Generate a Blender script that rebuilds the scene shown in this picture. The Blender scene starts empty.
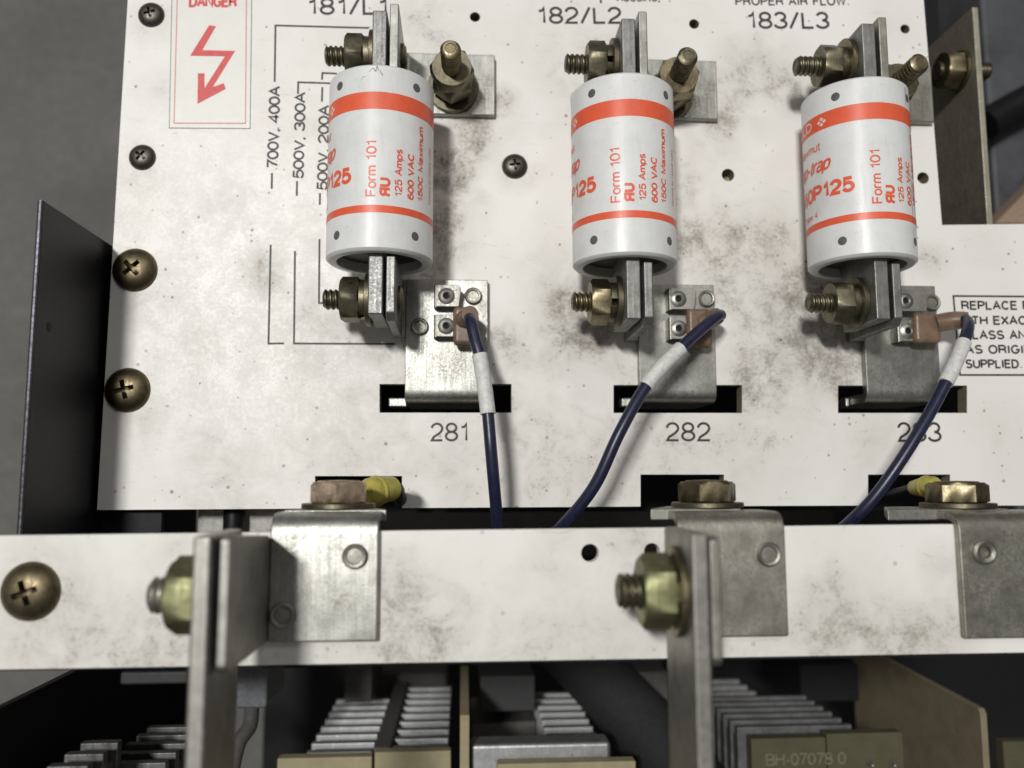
import bpy, bmesh, math, random
from mathutils import Vector, Matrix
random.seed(7)
MM = 0.001
# ------------------------------------------------------------------ camera
F, CX, CY, D = 829.0, 512.0, 384.0, 259.0       # focal length in pixels, centre, camera height over the board (mm)
Zc = Vector((49, 94, 829)).normalized()          # the board's axes seen in camera space
Xc = Vector((13988, -56, -829)); Xc = (Xc - Zc * Xc.dot(Zc)).normalized()
Yc = Zc.cross(Xc)
scn = bpy.context.scene
cam_d = bpy.data.cameras.new('camera'); cam = bpy.data.objects.new('camera', cam_d)
scn.collection.objects.link(cam); scn.camera = cam
cam_d.sensor_width = 36; cam_d.lens = F / 1024 * 36
cam_d.clip_start = 0.01; cam_d.clip_end = 20
M3 = Matrix((Xc, Yc, Zc))
cam.matrix_world = Matrix.Translation((0, 0, D * MM)) @ M3.to_4x4()
cam_d.dof.use_dof = True; cam_d.dof.focus_distance = 0.236; cam_d.dof.aperture_fstop = 8.6

def P(px, py, z=0.0):
    """pixel -> (x, y) in mm where the sight line meets the plane at height z"""
    c = Vector((px - CX, -(py - CY), -F))
    d = Vector((c.dot(Xc), c.dot(Yc), c.dot(Zc)))
    t = (z - D) / d.z
    return d.x * t, d.y * t
def PX(px, py, z=0.0): return P(px, py, z)[0]
def PY(px, py, z=0.0): return P(px, py, z)[1]

# ------------------------------------------------------------------ light
w = bpy.data.worlds.new('World'); scn.world = w; w.use_nodes = True
bg = w.node_tree.nodes['Background']; bg.inputs[0].default_value = (1.0, 0.985, 0.95, 1); bg.inputs[1].default_value = 0.155
def area(name, loc, target, sx, sy, power, col):
    l = bpy.data.lights.new(name, 'AREA'); l.shape = 'RECTANGLE'; l.size = sx; l.size_y = sy
    l.energy = power; l.color = col
    o = bpy.data.objects.new(name, l); scn.collection.objects.link(o); o.location = loc
    o.rotation_euler = (Vector(target) - Vector(loc)).to_track_quat('-Z', 'Y').to_euler()
    return o
area('ceiling_lamp', (-0.56, 0.50, 2.15), (0, 0, 0), 0.12, 0.34, 40, (1.0, 0.985, 0.955))
area('ceiling_lamp', (0.9, 1.6, 2.2), (0, 0, 0), 0.6, 0.25, 6, (1.0, 0.97, 0.93))
scn.view_settings.view_transform = 'Standard'; scn.view_settings.look = 'None'
scn.view_settings.exposure = 0.0; scn.view_settings.gamma = 1.0

# ------------------------------------------------------------------ materials
class NT:
    def __init__(s, name):
        s.m = bpy.data.materials.new(name); s.m.use_nodes = True; s.t = s.m.node_tree
        s.b = s.t.nodes['Principled BSDF']; s.co = s.t.nodes.new('ShaderNodeTexCoord')
        mp = s.t.nodes.new('ShaderNodeVectorMath'); mp.operation = 'SCALE'; mp.inputs[3].default_value = 1000
        s.t.links.new(s.co.outputs['Object'], mp.inputs[0]); s.v = mp.outputs[0]
    def n(s, typ, **kw):
        nd = s.t.nodes.new(typ)
        for k, v in kw.items(): setattr(nd, k, v)
        return nd
    def l(s, a, b): s.t.links.new(a, b)
    def noise(s, scale, detail=4, rough=0.6, vec=None, dist=0.0):
        nd = s.n('ShaderNodeTexNoise'); nd.inputs['Scale'].default_value = scale
        nd.inputs['Detail'].default_value = detail; nd.inputs['Roughness'].default_value = rough
        nd.inputs['Distortion'].default_value = dist
        s.l(vec or s.v, nd.inputs['Vector']); return nd.outputs['Fac']
    def ramp(s, fac, a, b, va=0.0, vb=1.0):
        nd = s.n('ShaderNodeMapRange'); nd.clamp = True
        nd.inputs[1].default_value = a; nd.inputs[2].default_value = b
        nd.inputs[3].default_value = va; nd.inputs[4].default_value = vb
        s.l(fac, nd.inputs[0]); return nd.outputs[0]
    def math(s, op, a, b=None, clamp=False):
        nd = s.n('ShaderNodeMath', operation=op, use_clamp=clamp)
        for i, x in enumerate((a, b)):
            if x is None: continue
            if isinstance(x, (int, float)): nd.inputs[i].default_value = x
            else: s.l(x, nd.inputs[i])
        return nd.outputs[0]
    def mix(s, fac, a, b):
        nd = s.n('ShaderNodeMix', data_type='RGBA')
        if isinstance(fac, (int, float)): nd.inputs[0].default_value = fac
        else: s.l(fac, nd.inputs[0])
        for i, x in ((6, a), (7, b)):
            if isinstance(x, (tuple, list)): nd.inputs[i].default_value = (*x, 1)
            else: s.l(x, nd.inputs[i])
        return nd.outputs[2]
    def bump(s, h, strength, dist=0.0001):
        nd = s.n('ShaderNodeBump'); nd.inputs['Strength'].default_value = strength
        nd.inputs['Distance'].default_value = dist; s.l(h, nd.inputs['Height']); s.l(nd.outputs[0], s.b.inputs['Normal'])
    def base(s, c):
        if isinstance(c, (tuple, list)): s.b.inputs['Base Color'].default_value = (*c, 1)
        else: s.l(c, s.b.inputs['Base Color'])
    def rough(s, r):
        if isinstance(r, (int, float)): s.b.inputs['Roughness'].default_value = r
        else: s.l(r, s.b.inputs['Roughness'])

def metal(name, col, col2, rough=0.4, grime=(0.05, 0.045, 0.03), g=0.35, scale=0.35, fleck=0.0, metallic=1.0):
    s = NT(name); s.b.inputs['Metallic'].default_value = metallic
    a = s.noise(scale, 5, 0.65); b = s.noise(scale * 4.5, 4, 0.7); c = s.noise(0.12, 3, 0.6)
    base = s.mix(s.ramp(a, 0.35, 0.68), col, col2)
    base = s.mix(s.ramp(b, 0.3, 0.75, 0, 0.35), base, tuple(min(1, x * 1.3) for x in col))
    mp = s.n('ShaderNodeMapping'); mp.inputs['Rotation'].default_value = (0.1, 0.15, 0.2); mp.inputs['Scale'].default_value = (1.6, 0.07, 0.9); s.l(s.v, mp.inputs[0])
    st = s.noise(1.0, 3, 0.6, vec=mp.outputs[0])
    base = s.mix(s.ramp(st, 0.56, 0.72, 0, 0.45), base, tuple(min(1, x * 1.55) for x in col)); base = s.mix(s.ramp(st, 0.42, 0.30, 0, 0.4), base, tuple(x * 0.5 for x in col))
    gr = s.math('MULTIPLY', s.ramp(c, 0.42, 0.68), s.ramp(b, 0.3, 0.65), True)
    gr = s.math('MULTIPLY', gr, g)
    base = s.mix(gr, base, grime); s.base(base)
    s.rough(s.math('ADD', s.ramp(b, 0.25, 0.75, rough * 0.72, min(1, rough * 1.3)), s.ramp(st, 0.3, 0.7, 0.06, -0.06)))
    if fleck: s.bump(s.noise(2.6, 3, 0.6), fleck, 0.0002)
    else: s.bump(s.noise(5.0, 3, 0.6), 0.12, 0.0001)
    return s.m
def plain(name, col, rough=0.5, var=0.25, scale=0.6, bump=0.1, spec=0.5):
    s = NT(name); a = s.noise(scale, 5, 0.65)
    s.base(s.mix(s.ramp(a, 0.3, 0.7), tuple(x * (1 - var) for x in col), tuple(min(1, x * (1 + var)) for x in col)))
    s.rough(s.ramp(s.noise(scale * 5, 3), 0.3, 0.7, rough * 0.85, min(1, rough * 1.15)))
    s.b.inputs['Specular IOR Level'].default_value = spec
    if bump: s.bump(s.noise(scale * 6, 4), bump, 0.0002)
    return s.m
def painted(name, col, blobs, z, speck=1.0, gran=0.17):
    """dirty white paint: handling stains, granular grime, and on the board some painted shadow, at set places (pixel, radius, strength), specks, scratches"""
    s = NT(name)
    warp = s.n('ShaderNodeTexNoise'); warp.inputs['Scale'].default_value = 0.06; warp.inputs['Detail'].default_value = 4; s.l(s.v, warp.inputs['Vector'])
    wv = s.n('ShaderNodeVectorMath', operation='MULTIPLY_ADD'); wv.inputs[1].default_value = (9, 9, 0); s.l(warp.outputs['Color'], wv.inputs[0])
    wo = s.n('ShaderNodeVectorMath', operation='ADD'); wo.inputs[1].default_value = (-4.5, -4.5, 0); s.l(s.v, wo.inputs[0]); s.l(wo.outputs[0], wv.inputs[2])
    flat = s.n('ShaderNodeVectorMath', operation='MULTIPLY'); flat.inputs[1].default_value = (1, 1, 0); s.l(wv.outputs[0], flat.inputs[0])
    cl = s.noise(0.02, 5, 0.6); fine = s.noise(0.9, 8, 0.8); mid = s.noise(0.13, 7, 0.72, dist=0.4)
    base = s.mix(s.ramp(cl, 0.42, 0.72, 0, 0.22), col, (0.56, 0.52, 0.46))
    tot = None
    for (bx, by, r, st) in blobs:
        x, y = P(bx, by, z); vd = s.n('ShaderNodeVectorMath', operation='DISTANCE')
        vd.inputs[1].default_value = (x, y, 0); s.l(flat.outputs[0], vd.inputs[0])
        k = s.ramp(vd.outputs['Value'], r * 0.312 * 1.3, 0, 0, st)
        tot = k if tot is None else s.math('ADD', tot, k)
    tot = s.math('MINIMUM', tot, 1.15)
    tint = s.noise(0.045, 3, 0.5)
    stain = s.mix(s.ramp(tint, 0.4, 0.62), (0.27, 0.235, 0.18), (0.33, 0.265, 0.215))
    dirt_and_shade = s.mix(s.ramp(tint, 0.4, 0.62), (0.075, 0.062, 0.045), (0.10, 0.08, 0.06))
    soft = s.math('MULTIPLY', tot, s.ramp(mid, 0.34, 0.66, 0.2, 0.60), True)
    base = s.mix(soft, base, stain)
    # granular grime and painted shadow: coverage grows with the stain's strength
    g = s.math('ADD', s.math('MULTIPLY', fine, 0.62), s.math('MULTIPLY', mid, 0.5))
    g = s.math('ADD', g, s.math('MULTIPLY', tot, gran))
    base = s.mix(s.ramp(g, 0.69, 0.885, 0, 0.72), base, dirt_and_shade)
    vo = s.n('ShaderNodeTexVoronoi'); vo.inputs['Scale'].default_value = 0.42; s.l(s.v, vo.inputs['Vector'])
    rnd = s.n('ShaderNodeSeparateColor'); s.l(vo.outputs['Color'], rnd.inputs[0])
    size = s.ramp(rnd.outputs[0], 0.70, 1.0, 0.0, 0.24)
    vd2 = s.math('ADD', vo.outputs['Distance'], s.ramp(fine, 0.3, 0.7, -0.05, 0.05))
    sp = s.math('LESS_THAN', vd2, size)
    sp = s.math('MULTIPLY', sp, s.ramp(mid, 0.40, 0.56, 0.0 * speck, 0.65 * speck), True)
    base = s.mix(sp, base, (0.10, 0.085, 0.07))
    # wiping streaks and scratches in two directions
    for rz, lim, amt, cc in ((0.5, 0.69, 0.35, (0.32, 0.29, 0.25)), (-1.1, 0.71, 0.3, (0.25, 0.22, 0.19)), (1.35, 0.67, 0.16, (0.4, 0.36, 0.31))):
        mpn = s.n('ShaderNodeMapping'); mpn.inputs['Rotation'].default_value = (0, 0, rz); mpn.inputs['Scale'].default_value = (0.035, 0.8, 1)
        s.l(wv.outputs[0], mpn.inputs[0]); sc = s.noise(1.0, 2, 0.5, vec=mpn.outputs[0])
        scm = s.math('MULTIPLY', s.ramp(sc, lim, lim + 0.04), s.ramp(mid, 0.46, 0.6, 0, amt), True)
        base = s.mix(scm, base, cc)
    s.base(base)
    s.rough(s.ramp(g, 0.5, 0.8, 0.40, 0.75)); s.bump(s.noise(1.1, 4, 0.6), 0.06, 0.0002)
    return s.m

BLOBS = [(444, 175, 26, .9), (440, 225, 22, .9), (436, 270, 20, .7), (500, 100, 18, .8), (470, 120, 20, .7), (585, 335, 26, .8), (566, 305, 18, .6), (718, 120, 20, .7), (682, 190, 22, .7), (682, 240, 22, .7), (722, 300, 20, .6), (815, 335, 26, .9), (850, 345, 24, .8), (800, 290, 20, .6), (920, 262, 20, .6), (370, 345, 20, .6), (355, 330, 18, .5), (500, 330, 16, .7), (262, 262, 22, .9), (270, 285, 18, .6), (232, 205, 30, .25), (448, 205, 42, .8), (455, 150, 38, .85), (446, 255, 34, .7), (492, 118, 34, .8), (480, 150, 24, .55), (415, 345, 46, .65),  # stains; blobs beside fuses and below nuts also paint their shadows
         (310, 320, 46, .4), (300, 240, 30, .22), (592, 322, 48, .95), (560, 285, 44, .45), (545, 345, 34, .35), (540, 250, 40, .2), (575, 30, 70, .42), (560, 90, 40, .35), (742, 82, 46, .85), (722, 130, 40, .6), (690, 165, 30, .45), (735, 235, 60, .5), (765, 290, 60, .5), (800, 345, 70, .6),
         (700, 250, 46, .6), (830, 305, 46, .85), (785, 235, 40, .4), (520, 440, 80, .36), (506, 345, 28, .7), (225, 495, 50, .45), (355, 462, 60, .42), (450, 465, 60, .3), (797, 92, 30, .9), (770, 60, 40, .4),
         (625, 62, 46, .5), (150, 24, 24, .5), (142, 168, 26, .5), (515, 176, 24, .7), (138, 292, 34, .45), (130, 412, 34, .45), (440, 35, 60, .42), (410, 20, 40, .45), (345, 40, 40, .3),
         (160, 90, 24, .28), (845, 360, 44, .65), (752, 375, 38, .8), (870, 440, 44, .45), (690, 462, 70, .42), (580, 475, 70, .36), (640, 430, 50, .3), (770, 440, 60, .36), (1000, 440, 46, .3), (372, 62, 26, .5), (932, 262, 24, .6), (300, 130, 40, .15),
         (560, 440, 170, .16), (780, 330, 160, .2), (330, 400, 80, .16), (200, 330, 40, .22), (210, 440, 34, .25), (395, 395, 26, .5), (505, 395, 18, .6), (625, 380, 22, .6), (740, 410, 20, .5), (845, 392, 16, .6), (985, 240, 30, .3), (890, 20, 40, .3)]
BARBLOBS = [(15, 645, 70, .75), (55, 572, 36, .55), (130, 662, 60, .75), (195, 650, 50, .5), (402, 625, 48, .8), (394, 575, 24, .55), (440, 655, 44, .5), (640, 535, 36, .85), (600, 645, 70, .5), (520, 655, 60, .4),
            (806, 636, 50, .75), (860, 630, 46, .8), (912, 645, 40, .65), (950, 570, 24, .65), (945, 632, 30, .75), (560, 540, 30, .35), (700, 650, 60, .5), (300, 655, 60, .6), (175, 548, 30, .4), (830, 540, 40, .3), (450, 560, 70, .14)]
mBOARD = painted('board_paint', (0.81, 0.798, 0.768), BLOBS, 0)
mBAR = painted('rail_paint', (0.80, 0.79, 0.755), BARBLOBS, 60, 0.5, 0.15)
mZINC = metal('dull_zinc', (0.38, 0.375, 0.33), (0.27, 0.265, 0.225), 0.5, g=0.6)
mZINCB = metal('bright_zinc', (0.44, 0.44, 0.41), (0.30, 0.30, 0.27), 0.44, fleck=0.2, g=0.6)
mTIN = metal('tinned_copper', (0.42, 0.42, 0.39), (0.29, 0.29, 0.265), 0.46, g=0.6)
mBLADE = metal('silver_blade', (0.30, 0.30, 0.29), (0.19, 0.19, 0.18), 0.55, g=0.6, fleck=0.2)
mYEL = metal('yellow_zinc', (0.25, 0.21, 0.13), (0.16, 0.135, 0.085), 0.42, g=0.65)
mOLIVE = metal('olive_zinc', (0.20, 0.18, 0.125), (0.12, 0.108, 0.075), 0.46, g=0.75, grime=(0.03, 0.024, 0.016))
mGREEN = metal('green_glow_zinc', (0.28, 0.285, 0.155), (0.17, 0.165, 0.095), 0.52, g=0.7)  # green tone paints a reflected glow on the strap nuts
mBRASS = metal('brassy_screw', (0.19, 0.155, 0.095), (0.11, 0.09, 0.06), 0.48, g=0.8, grime=(0.03, 0.022, 0.013))
mPHOS = metal('phosphate_screw', (0.13, 0.12, 0.105), (0.08, 0.075, 0.065), 0.45, g=0.3)
mSTEEL = metal('grey_steel', (0.36, 0.355, 0.325), (0.27, 0.265, 0.24), 0.50, g=0.4)
mOLV = metal('olive_angle', (0.46, 0.44, 0.36), (0.36, 0.345, 0.28), 0.62, g=0.25)
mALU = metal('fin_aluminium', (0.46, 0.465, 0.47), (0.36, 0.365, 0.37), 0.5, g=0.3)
mBLACK = plain('black_enamel', (0.006, 0.006, 0.0075), 0.5, 0.3, spec=0.22)
mBLACKE = metal('worn_black_edge', (0.16, 0.16, 0.19), (0.02, 0.02, 0.025), 0.3, g=0.8, scale=0.9)
mDARK = plain('dark_steel_and_shade', (0.010, 0.0105, 0.012), 0.7, spec=0.2)  # near-black; also puts shade into the colour of the backing sheets
mDUSK = plain('dusty_grey_plastic', (0.075, 0.071, 0.066), 0.75)
mPALE = plain('pale_grey_paint', (0.42, 0.41, 0.39), 0.6)
def fuse_mat():
    s = NT('fuse_sleeve'); a = s.noise(0.10, 5, 0.65); b = s.noise(1.3, 5, 0.75)
    mp = s.n('ShaderNodeMapping'); mp.inputs['Scale'].default_value = (0.5, 0.06, 0.5); s.l(s.v, mp.inputs[0]); st = s.noise(1.0, 4, 0.65, vec=mp.outputs[0])
    c = s.mix(s.ramp(a, 0.35, 0.7), (0.74, 0.75, 0.745), (0.66, 0.665, 0.655)); c = s.mix(s.ramp(st, 0.55, 0.75, 0, 0.22), c, (0.48, 0.47, 0.44))
    g = s.math('MULTIPLY', s.ramp(b, 0.58, 0.68), s.ramp(a, 0.45, 0.6, 0, 0.5), True); s.base(s.mix(g, c, (0.25, 0.23, 0.2)))
    s.rough(s.ramp(st, 0.3, 0.7, 0.30, 0.46)); s.bump(b, 0.04, 0.0002); return s.m
mFUSE = fuse_mat()
mRED = plain('orange_red_ink', (0.74, 0.115, 0.05), 0.40, 0.08, 0.5, 0)
mWINK = plain('white_ink', (0.85, 0.62, 0.55), 0.45, 0.05, 0.5, 0)
mPIN = plain('fuse_pin', (0.10, 0.10, 0.105), 0.5)
mSCUFF = plain('grey_scuff', (0.22, 0.22, 0.22), 0.6)
mINK = plain('black_ink', (0.035, 0.034, 0.033), 0.55, 0.5, 0.5, 0)
mGINK = plain('grey_ink', (0.11, 0.108, 0.10), 0.55, 0.35, 0.5, 0)
mSRED = plain('sticker_red', (0.62, 0.075, 0.07), 0.5, 0.15, 0.4, 0)
mSPINK = plain('sticker_thin_red', (0.60, 0.20, 0.18), 0.5, 0.15, 0.4, 0)
mSTICK = plain('sticker_white', (0.76, 0.75, 0.71), 0.4, 0.04, 0.1, 0)
mBLUE = plain('navy_insulation', (0.014, 0.0155, 0.044), 0.36, 0.3, 0.4, 0.05)
mSLEEVE = plain('white_marker_sleeve', (0.62, 0.62, 0.595), 0.5, 0.2, 0.7, 0.5)
mNYLON = plain('tan_nylon', (0.27, 0.175, 0.12), 0.4, 0.35, 0.2)
mNYLON.node_tree.nodes['Principled BSDF'].inputs['Transmission Weight'].default_value = 0.4
mYPL = plain('yellow_boot', (0.42, 0.37, 0.075), 0.42, 0.25, 0.3)
mCREAM = plain('cream_phenolic', (0.32, 0.28, 0.165), 0.6, 0.12, 0.15)
mSHADEBRD = plain('shaded_laminate', (0.075, 0.068, 0.035), 0.7, 0.15, 0.15)  # shadow on the lower-right boards is put into this dark tone
mHOSE = plain('grey_hose', (0.022, 0.022, 0.023), 0.6)
mHOLE = plain('recess_shade', (0.01, 0.01, 0.01), 0.9)  # flat black for the shade painted inside holes
mWOOD = plain('brown_timber', (0.30, 0.21, 0.15), 0.7)
mBLUEST = plain('blue_grey_steel', (0.060, 0.063, 0.072), 0.55, 0.3, 0.05)
def floor_mat():
    s = NT('concrete'); a = s.noise(0.012, 6, 0.7); b = s.noise(0.15, 5, 0.7)
    c = s.mix(s.ramp(a, 0.3, 0.7), (0.118, 0.114, 0.106), (0.175, 0.17, 0.16))
    s.base(s.mix(s.ramp(b, 0.3, 0.7, 0, 0.4), c, (0.07, 0.065, 0.058))); s.rough(0.85); s.bump(b, 0.3, 0.001); return s.m
mFLOOR = floor_mat()

# ------------------------------------------------------------------ object helpers (all lengths in mm)
def setp(o, label=None, cat=None, group=None, kind=None):
    if label: o['label'] = label
    if cat: o['category'] = cat
    if group: o['group'] = group
    if kind: o['kind'] = kind
    return o
def wloc(o):
    v = Vector((0, 0, 0))
    while o: v += o.location; o = o.parent
    return v
def thing(name, loc, label, cat, group=None):
    o = bpy.data.objects.new(name, None); scn.collection.objects.link(o); o.location = Vector(loc) * MM
    o.empty_display_size = 0.005
    return setp(o, label, cat, group)
def mk(name, bm, mat, parent=None, bevel=0.0, ang=38, label=None, origin=None):
    """link a bmesh (mm, world coordinates) as one mesh object under parent"""
    bmesh.ops.recalc_face_normals(bm, faces=bm.faces)
    me = bpy.data.meshes.new(name)
    bm.to_mesh(me); bm.free()
    o = bpy.data.objects.new(name, me); scn.collection.objects.link(o)
    off = wloc(parent) if parent else Vector(origin) * MM if origin else Vector((0, 0, 0))
    me.transform(Matrix.Translation(-off) @ Matrix.Scale(MM, 4))
    if parent: o.parent = parent
    elif origin: o.location = off
    me.materials.append(mat)
    for p in me.polygons: p.use_smooth = True
    me.set_sharp_from_angle(angle=math.radians(ang))
    if bevel:
        m = o.modifiers.new('bevel', 'BEVEL'); m.width = bevel * MM; m.segments = 2; m.limit_method = 'ANGLE'; m.angle_limit = math.radians(40)
        m.harden_normals = True
    if label: o['label'] = label
    return o
AX = {'x': Matrix(((0, 0, 1), (1, 0, 0), (0, 1, 0))), 'y': Matrix(((0, 1, 0), (0, 0, 1), (1, 0, 0))), 'z': Matrix.Identity(3)}
def frame(axis): return AX[axis] if isinstance(axis, str) else axis
def axis_to(v):
    return Vector(v).to_track_quat('Z', 'Y').to_matrix()
def box(x0, x1, y0, y1, z0, z1, bm=None):
    bm = bm or bmesh.new(); v = [bm.verts.new((x, y, z)) for z in (z0, z1) for y in (y0, y1) for x in (x0, x1)]
    for f in ((0, 2, 3, 1), (4, 5, 7, 6), (0, 1, 5, 4), (2, 6, 7, 3), (0, 4, 6, 2), (1, 3, 7, 5)): bm.faces.new([v[i] for i in f])
    return bm
def hexa(p, bm=None):
    """8 corners, bottom four then top four in order"""
    bm = bm or bmesh.new(); v = [bm.verts.new(q) for q in p]
    for f in ((3, 2, 1, 0), (4, 5, 6, 7), (0, 1, 5, 4), (1, 2, 6, 5), (2, 3, 7, 6), (3, 0, 4, 7)): bm.faces.new([v[i] for i in f])
    return bm
def prism(pts, axis, a0, a1, bm=None):
    """polygon in the two axes after axis (x: y,z; y: z,x; z: x,y), extruded"""
    bm = bm or bmesh.new(); m = frame(axis)
    lo = [bm.verts.new(m @ Vector((p[0], p[1], a0))) for p in pts]; hi = [bm.verts.new(m @ Vector((p[0], p[1], a1))) for p in pts]
    n = len(pts); bm.faces.new(lo[::-1]); bm.faces.new(hi)
    for i in range(n): bm.faces.new((lo[i], lo[(i + 1) % n], hi[(i + 1) % n], hi[i]))
    return bm
def lathe(prof, o, axis, seg=32, bm=None, cap=True):
    """profile of (radius, height) turned about axis through o"""
    bm = bm or bmesh.new(); m = frame(axis); o = Vector(o); rings = []
    for r, h in prof:
        if r < 1e-6: rings.append([bm.verts.new(o + m @ Vector((0, 0, h)))])
        else: rings.append([bm.verts.new(o + m @ Vector((r * math.cos(2 * math.pi * i / seg), r * math.sin(2 * math.pi * i / seg), h))) for i in range(seg)])
    for a, b in zip(rings, rings[1:]):
        for i in range(seg):
            j = (i + 1) % seg
            q = [a[i % len(a)], a[j % len(a)], b[j % len(b)], b[i % len(b)]]
            q = list(dict.fromkeys(q))
            if len(q) > 2: bm.faces.new(q)
    if cap:
        if len(rings[0]) > 2: bm.faces.new(rings[0][::-1])
        if len(rings[-1]) > 2: bm.faces.new(rings[-1])
    return bm
def hexnut(af, h, o, axis, rot=0.0, bore=0.0, bm=None, head=False):
    bm = bm or bmesh.new(); m = frame(axis); o = Vector(o); R = af / math.sqrt(3); rings = []
    for rr, hh in ((0.90, 0), (1, 0.07 * h), (1, 0.86 * h), (0.90, h)):
        ring = []
        for i in range(24):
            a = 2 * math.pi * i / 24; k = (a % (math.pi / 3)) - math.pi / 6
            rh = (af / 2) / math.cos(k)
            r = min(rh, R * 1.0) if rr == 1 else min(rh, af / 2 * (1.0 if not head else 0.99))
            ring.append(bm.verts.new(o + m @ Vector((r * math.cos(a + rot), r * math.sin(a + rot), hh))))
        rings.append(ring)
    for a, b in zip(rings, rings[1:]):
        for i in range(24): bm.faces.new((a[i], a[(i + 1) % 24], b[(i + 1) % 24], b[i]))
    bm.faces.new(rings[0][::-1]); bm.faces.new(rings[-1])
    return bm
def threads(r, L, o, axis, pitch=1.25, seg=24):
    """threaded rod: one helical ridge, chamfered tip"""
    bm = bmesh.new(); m = frame(axis); o = Vector(o); rows = []; n = int((L - 0.5) / (pitch / 8)); hs = [(L - 0.5) * k / n for k in range(n + 1)]
    for h in hs:
        row = []
        for k in range(seg):
            a = 2 * math.pi * k / seg; u = (h / pitch - k / seg) % 1.0; w_ = 1 - abs(2 * u - 1); w_ = min(1, max(0, (w_ - 0.15) / 0.6))
            rr = r * (0.84 + 0.16 * w_); row.append(bm.verts.new(o + m @ Vector((rr * math.cos(a), rr * math.sin(a), h))))
        rows.append(row)
    for (rr, h) in ((r * 0.72, L), (r * 0.5, L), (r * 0.45, L - 0.15)):
        rows.append([bm.verts.new(o + m @ Vector((rr * math.cos(2 * math.pi * k / seg), rr * math.sin(2 * math.pi * k / seg), h))) for k in range(seg)])
    for a, b in zip(rows, rows[1:]):
        for k in range(seg): bm.faces.new((a[k], a[(k + 1) % seg], b[(k + 1) % seg], b[k]))
    bm.faces.new(rows[0][::-1]); bm.faces.new(rows[-1]); return bm
def washer(ro, ri, h, o, axis, seg=36):
    return lathe([(ri, 0), (ro - 0.15, 0), (ro, 0.15), (ro, h - 0.15), (ro - 0.15, h), (ri, h), (ri, 0)], o, axis, seg, cap=False)
def split_washer(ro, ri, h, o, axis, a0=0.6):
    m = frame(axis); n = 30; A = [a0 + 0.16 + (2 * math.pi - 0.32) * k / n for k in range(n + 1)]
    pts = [(ro * math.cos(a), ro * math.sin(a)) for a in A] + [(ri * math.cos(a), ri * math.sin(a)) for a in A[::-1]]
    bm = prism(pts, m, 0, h); bmesh.ops.translate(bm, verts=bm.verts, vec=o); return bm
def smoothpts(pts, n=8):
    pts = [Vector(p) for p in pts]; out = []
    for i in range(len(pts) - 1):
        p0 = pts[max(i - 1, 0)]; p1 = pts[i]; p2 = pts[i + 1]; p3 = pts[min(i + 2, len(pts) - 1)]
        for k in range(n):
            t = k / n
            out.append(0.5 * ((2 * p1) + (p2 - p0) * t + (2 * p0 - 5 * p1 + 4 * p2 - p3) * t * t + (3 * p1 - p0 - 3 * p2 + p3) * t ** 3))
    out.append(pts[-1]); return out
def tube(pts, r, seg=14, bm=None, cap=True):
    bm = bm or bmesh.new(); rings = []; pts = [Vector(p) for p in pts]; rr = r if isinstance(r, list) else [r] * len(pts); up = None
    for i, p in enumerate(pts):
        d = (pts[min(i + 1, len(pts) - 1)] - pts[max(i - 1, 0)]).normalized()
        if up is None: up = d.orthogonal().normalized()
        up = (up - d * up.dot(d)).normalized(); s = d.cross(up)
        rings.append([bm.verts.new(p + (up * math.cos(2 * math.pi * k / seg) + s * math.sin(2 * math.pi * k / seg)) * rr[i]) for k in range(seg)])
    for a, b in zip(rings, rings[1:]):
        for k in range(seg): bm.faces.new((a[k], a[(k + 1) % seg], b[(k + 1) % seg], b[k]))
    if cap: bm.faces.new(rings[0][::-1]); bm.faces.new(rings[-1])
    return bm
def strip(path, t, rad, axis, a0, a1, seg=6):
    """bent sheet: centre path (2D, axes as in prism), thickness t, bend radius rad, extruded along axis"""
    P2 = [Vector(p) for p in path]; pts = [P2[0]]
    for i in range(1, len(P2) - 1):
        u = (P2[i - 1] - P2[i]).normalized(); v = (P2[i + 1] - P2[i]).normalized()
        A = P2[i] + u * rad; B = P2[i] + v * rad
        for k in range(seg + 1):
            q = k / seg; pts.append(A * (1 - q) ** 2 + P2[i] * 2 * q * (1 - q) + B * q * q)
    pts.append(P2[-1]); L = []; Rr = []
    for i, p in enumerate(pts):
        d = (pts[min(i + 1, len(pts) - 1)] - pts[max(i - 1, 0)]).normalized(); n = Vector((-d.y, d.x)) * t / 2
        L.append(p + n); Rr.append(p - n)
    return prism(L + Rr[::-1], axis, a0, a1)
def curve_mesh(loops, z0, z1):
    """filled 2D outline with holes, extruded between z0 and z1"""
    cu = bpy.data.curves.new('outline', 'CURVE'); cu.dimensions = '2D'; cu.fill_mode = 'BOTH'; cu.extrude = abs(z1 - z0) / 2
    for lp in loops:
        sp = cu.splines.new('POLY'); sp.points.add(len(lp) - 1); sp.use_cyclic_u = True
        for i, q in enumerate(lp): sp.points[i].co = (q[0], q[1], 0, 1)
    o = bpy.data.objects.new('outline', cu); scn.collection.objects.link(o)
    bpy.context.view_layer.update()
    me = o.evaluated_get(bpy.context.evaluated_depsgraph_get()).to_mesh()
    bm = bmesh.new(); bm.from_mesh(me); o.evaluated_get(bpy.context.evaluated_depsgraph_get()).to_mesh_clear()
    bpy.data.objects.remove(o); bpy.data.curves.remove(cu)
    bmesh.ops.remove_doubles(bm, verts=bm.verts, dist=1e-4)
    bmesh.ops.translate(bm, verts=bm.verts, vec=(0, 0, (z0 + z1) / 2)); return bm
def circle(c, r, n=28, sx=1.0): return [(c[0] + r * sx * math.cos(2 * math.pi * i / n), c[1] + r * math.sin(2 * math.pi * i / n)) for i in range(n)]
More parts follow.
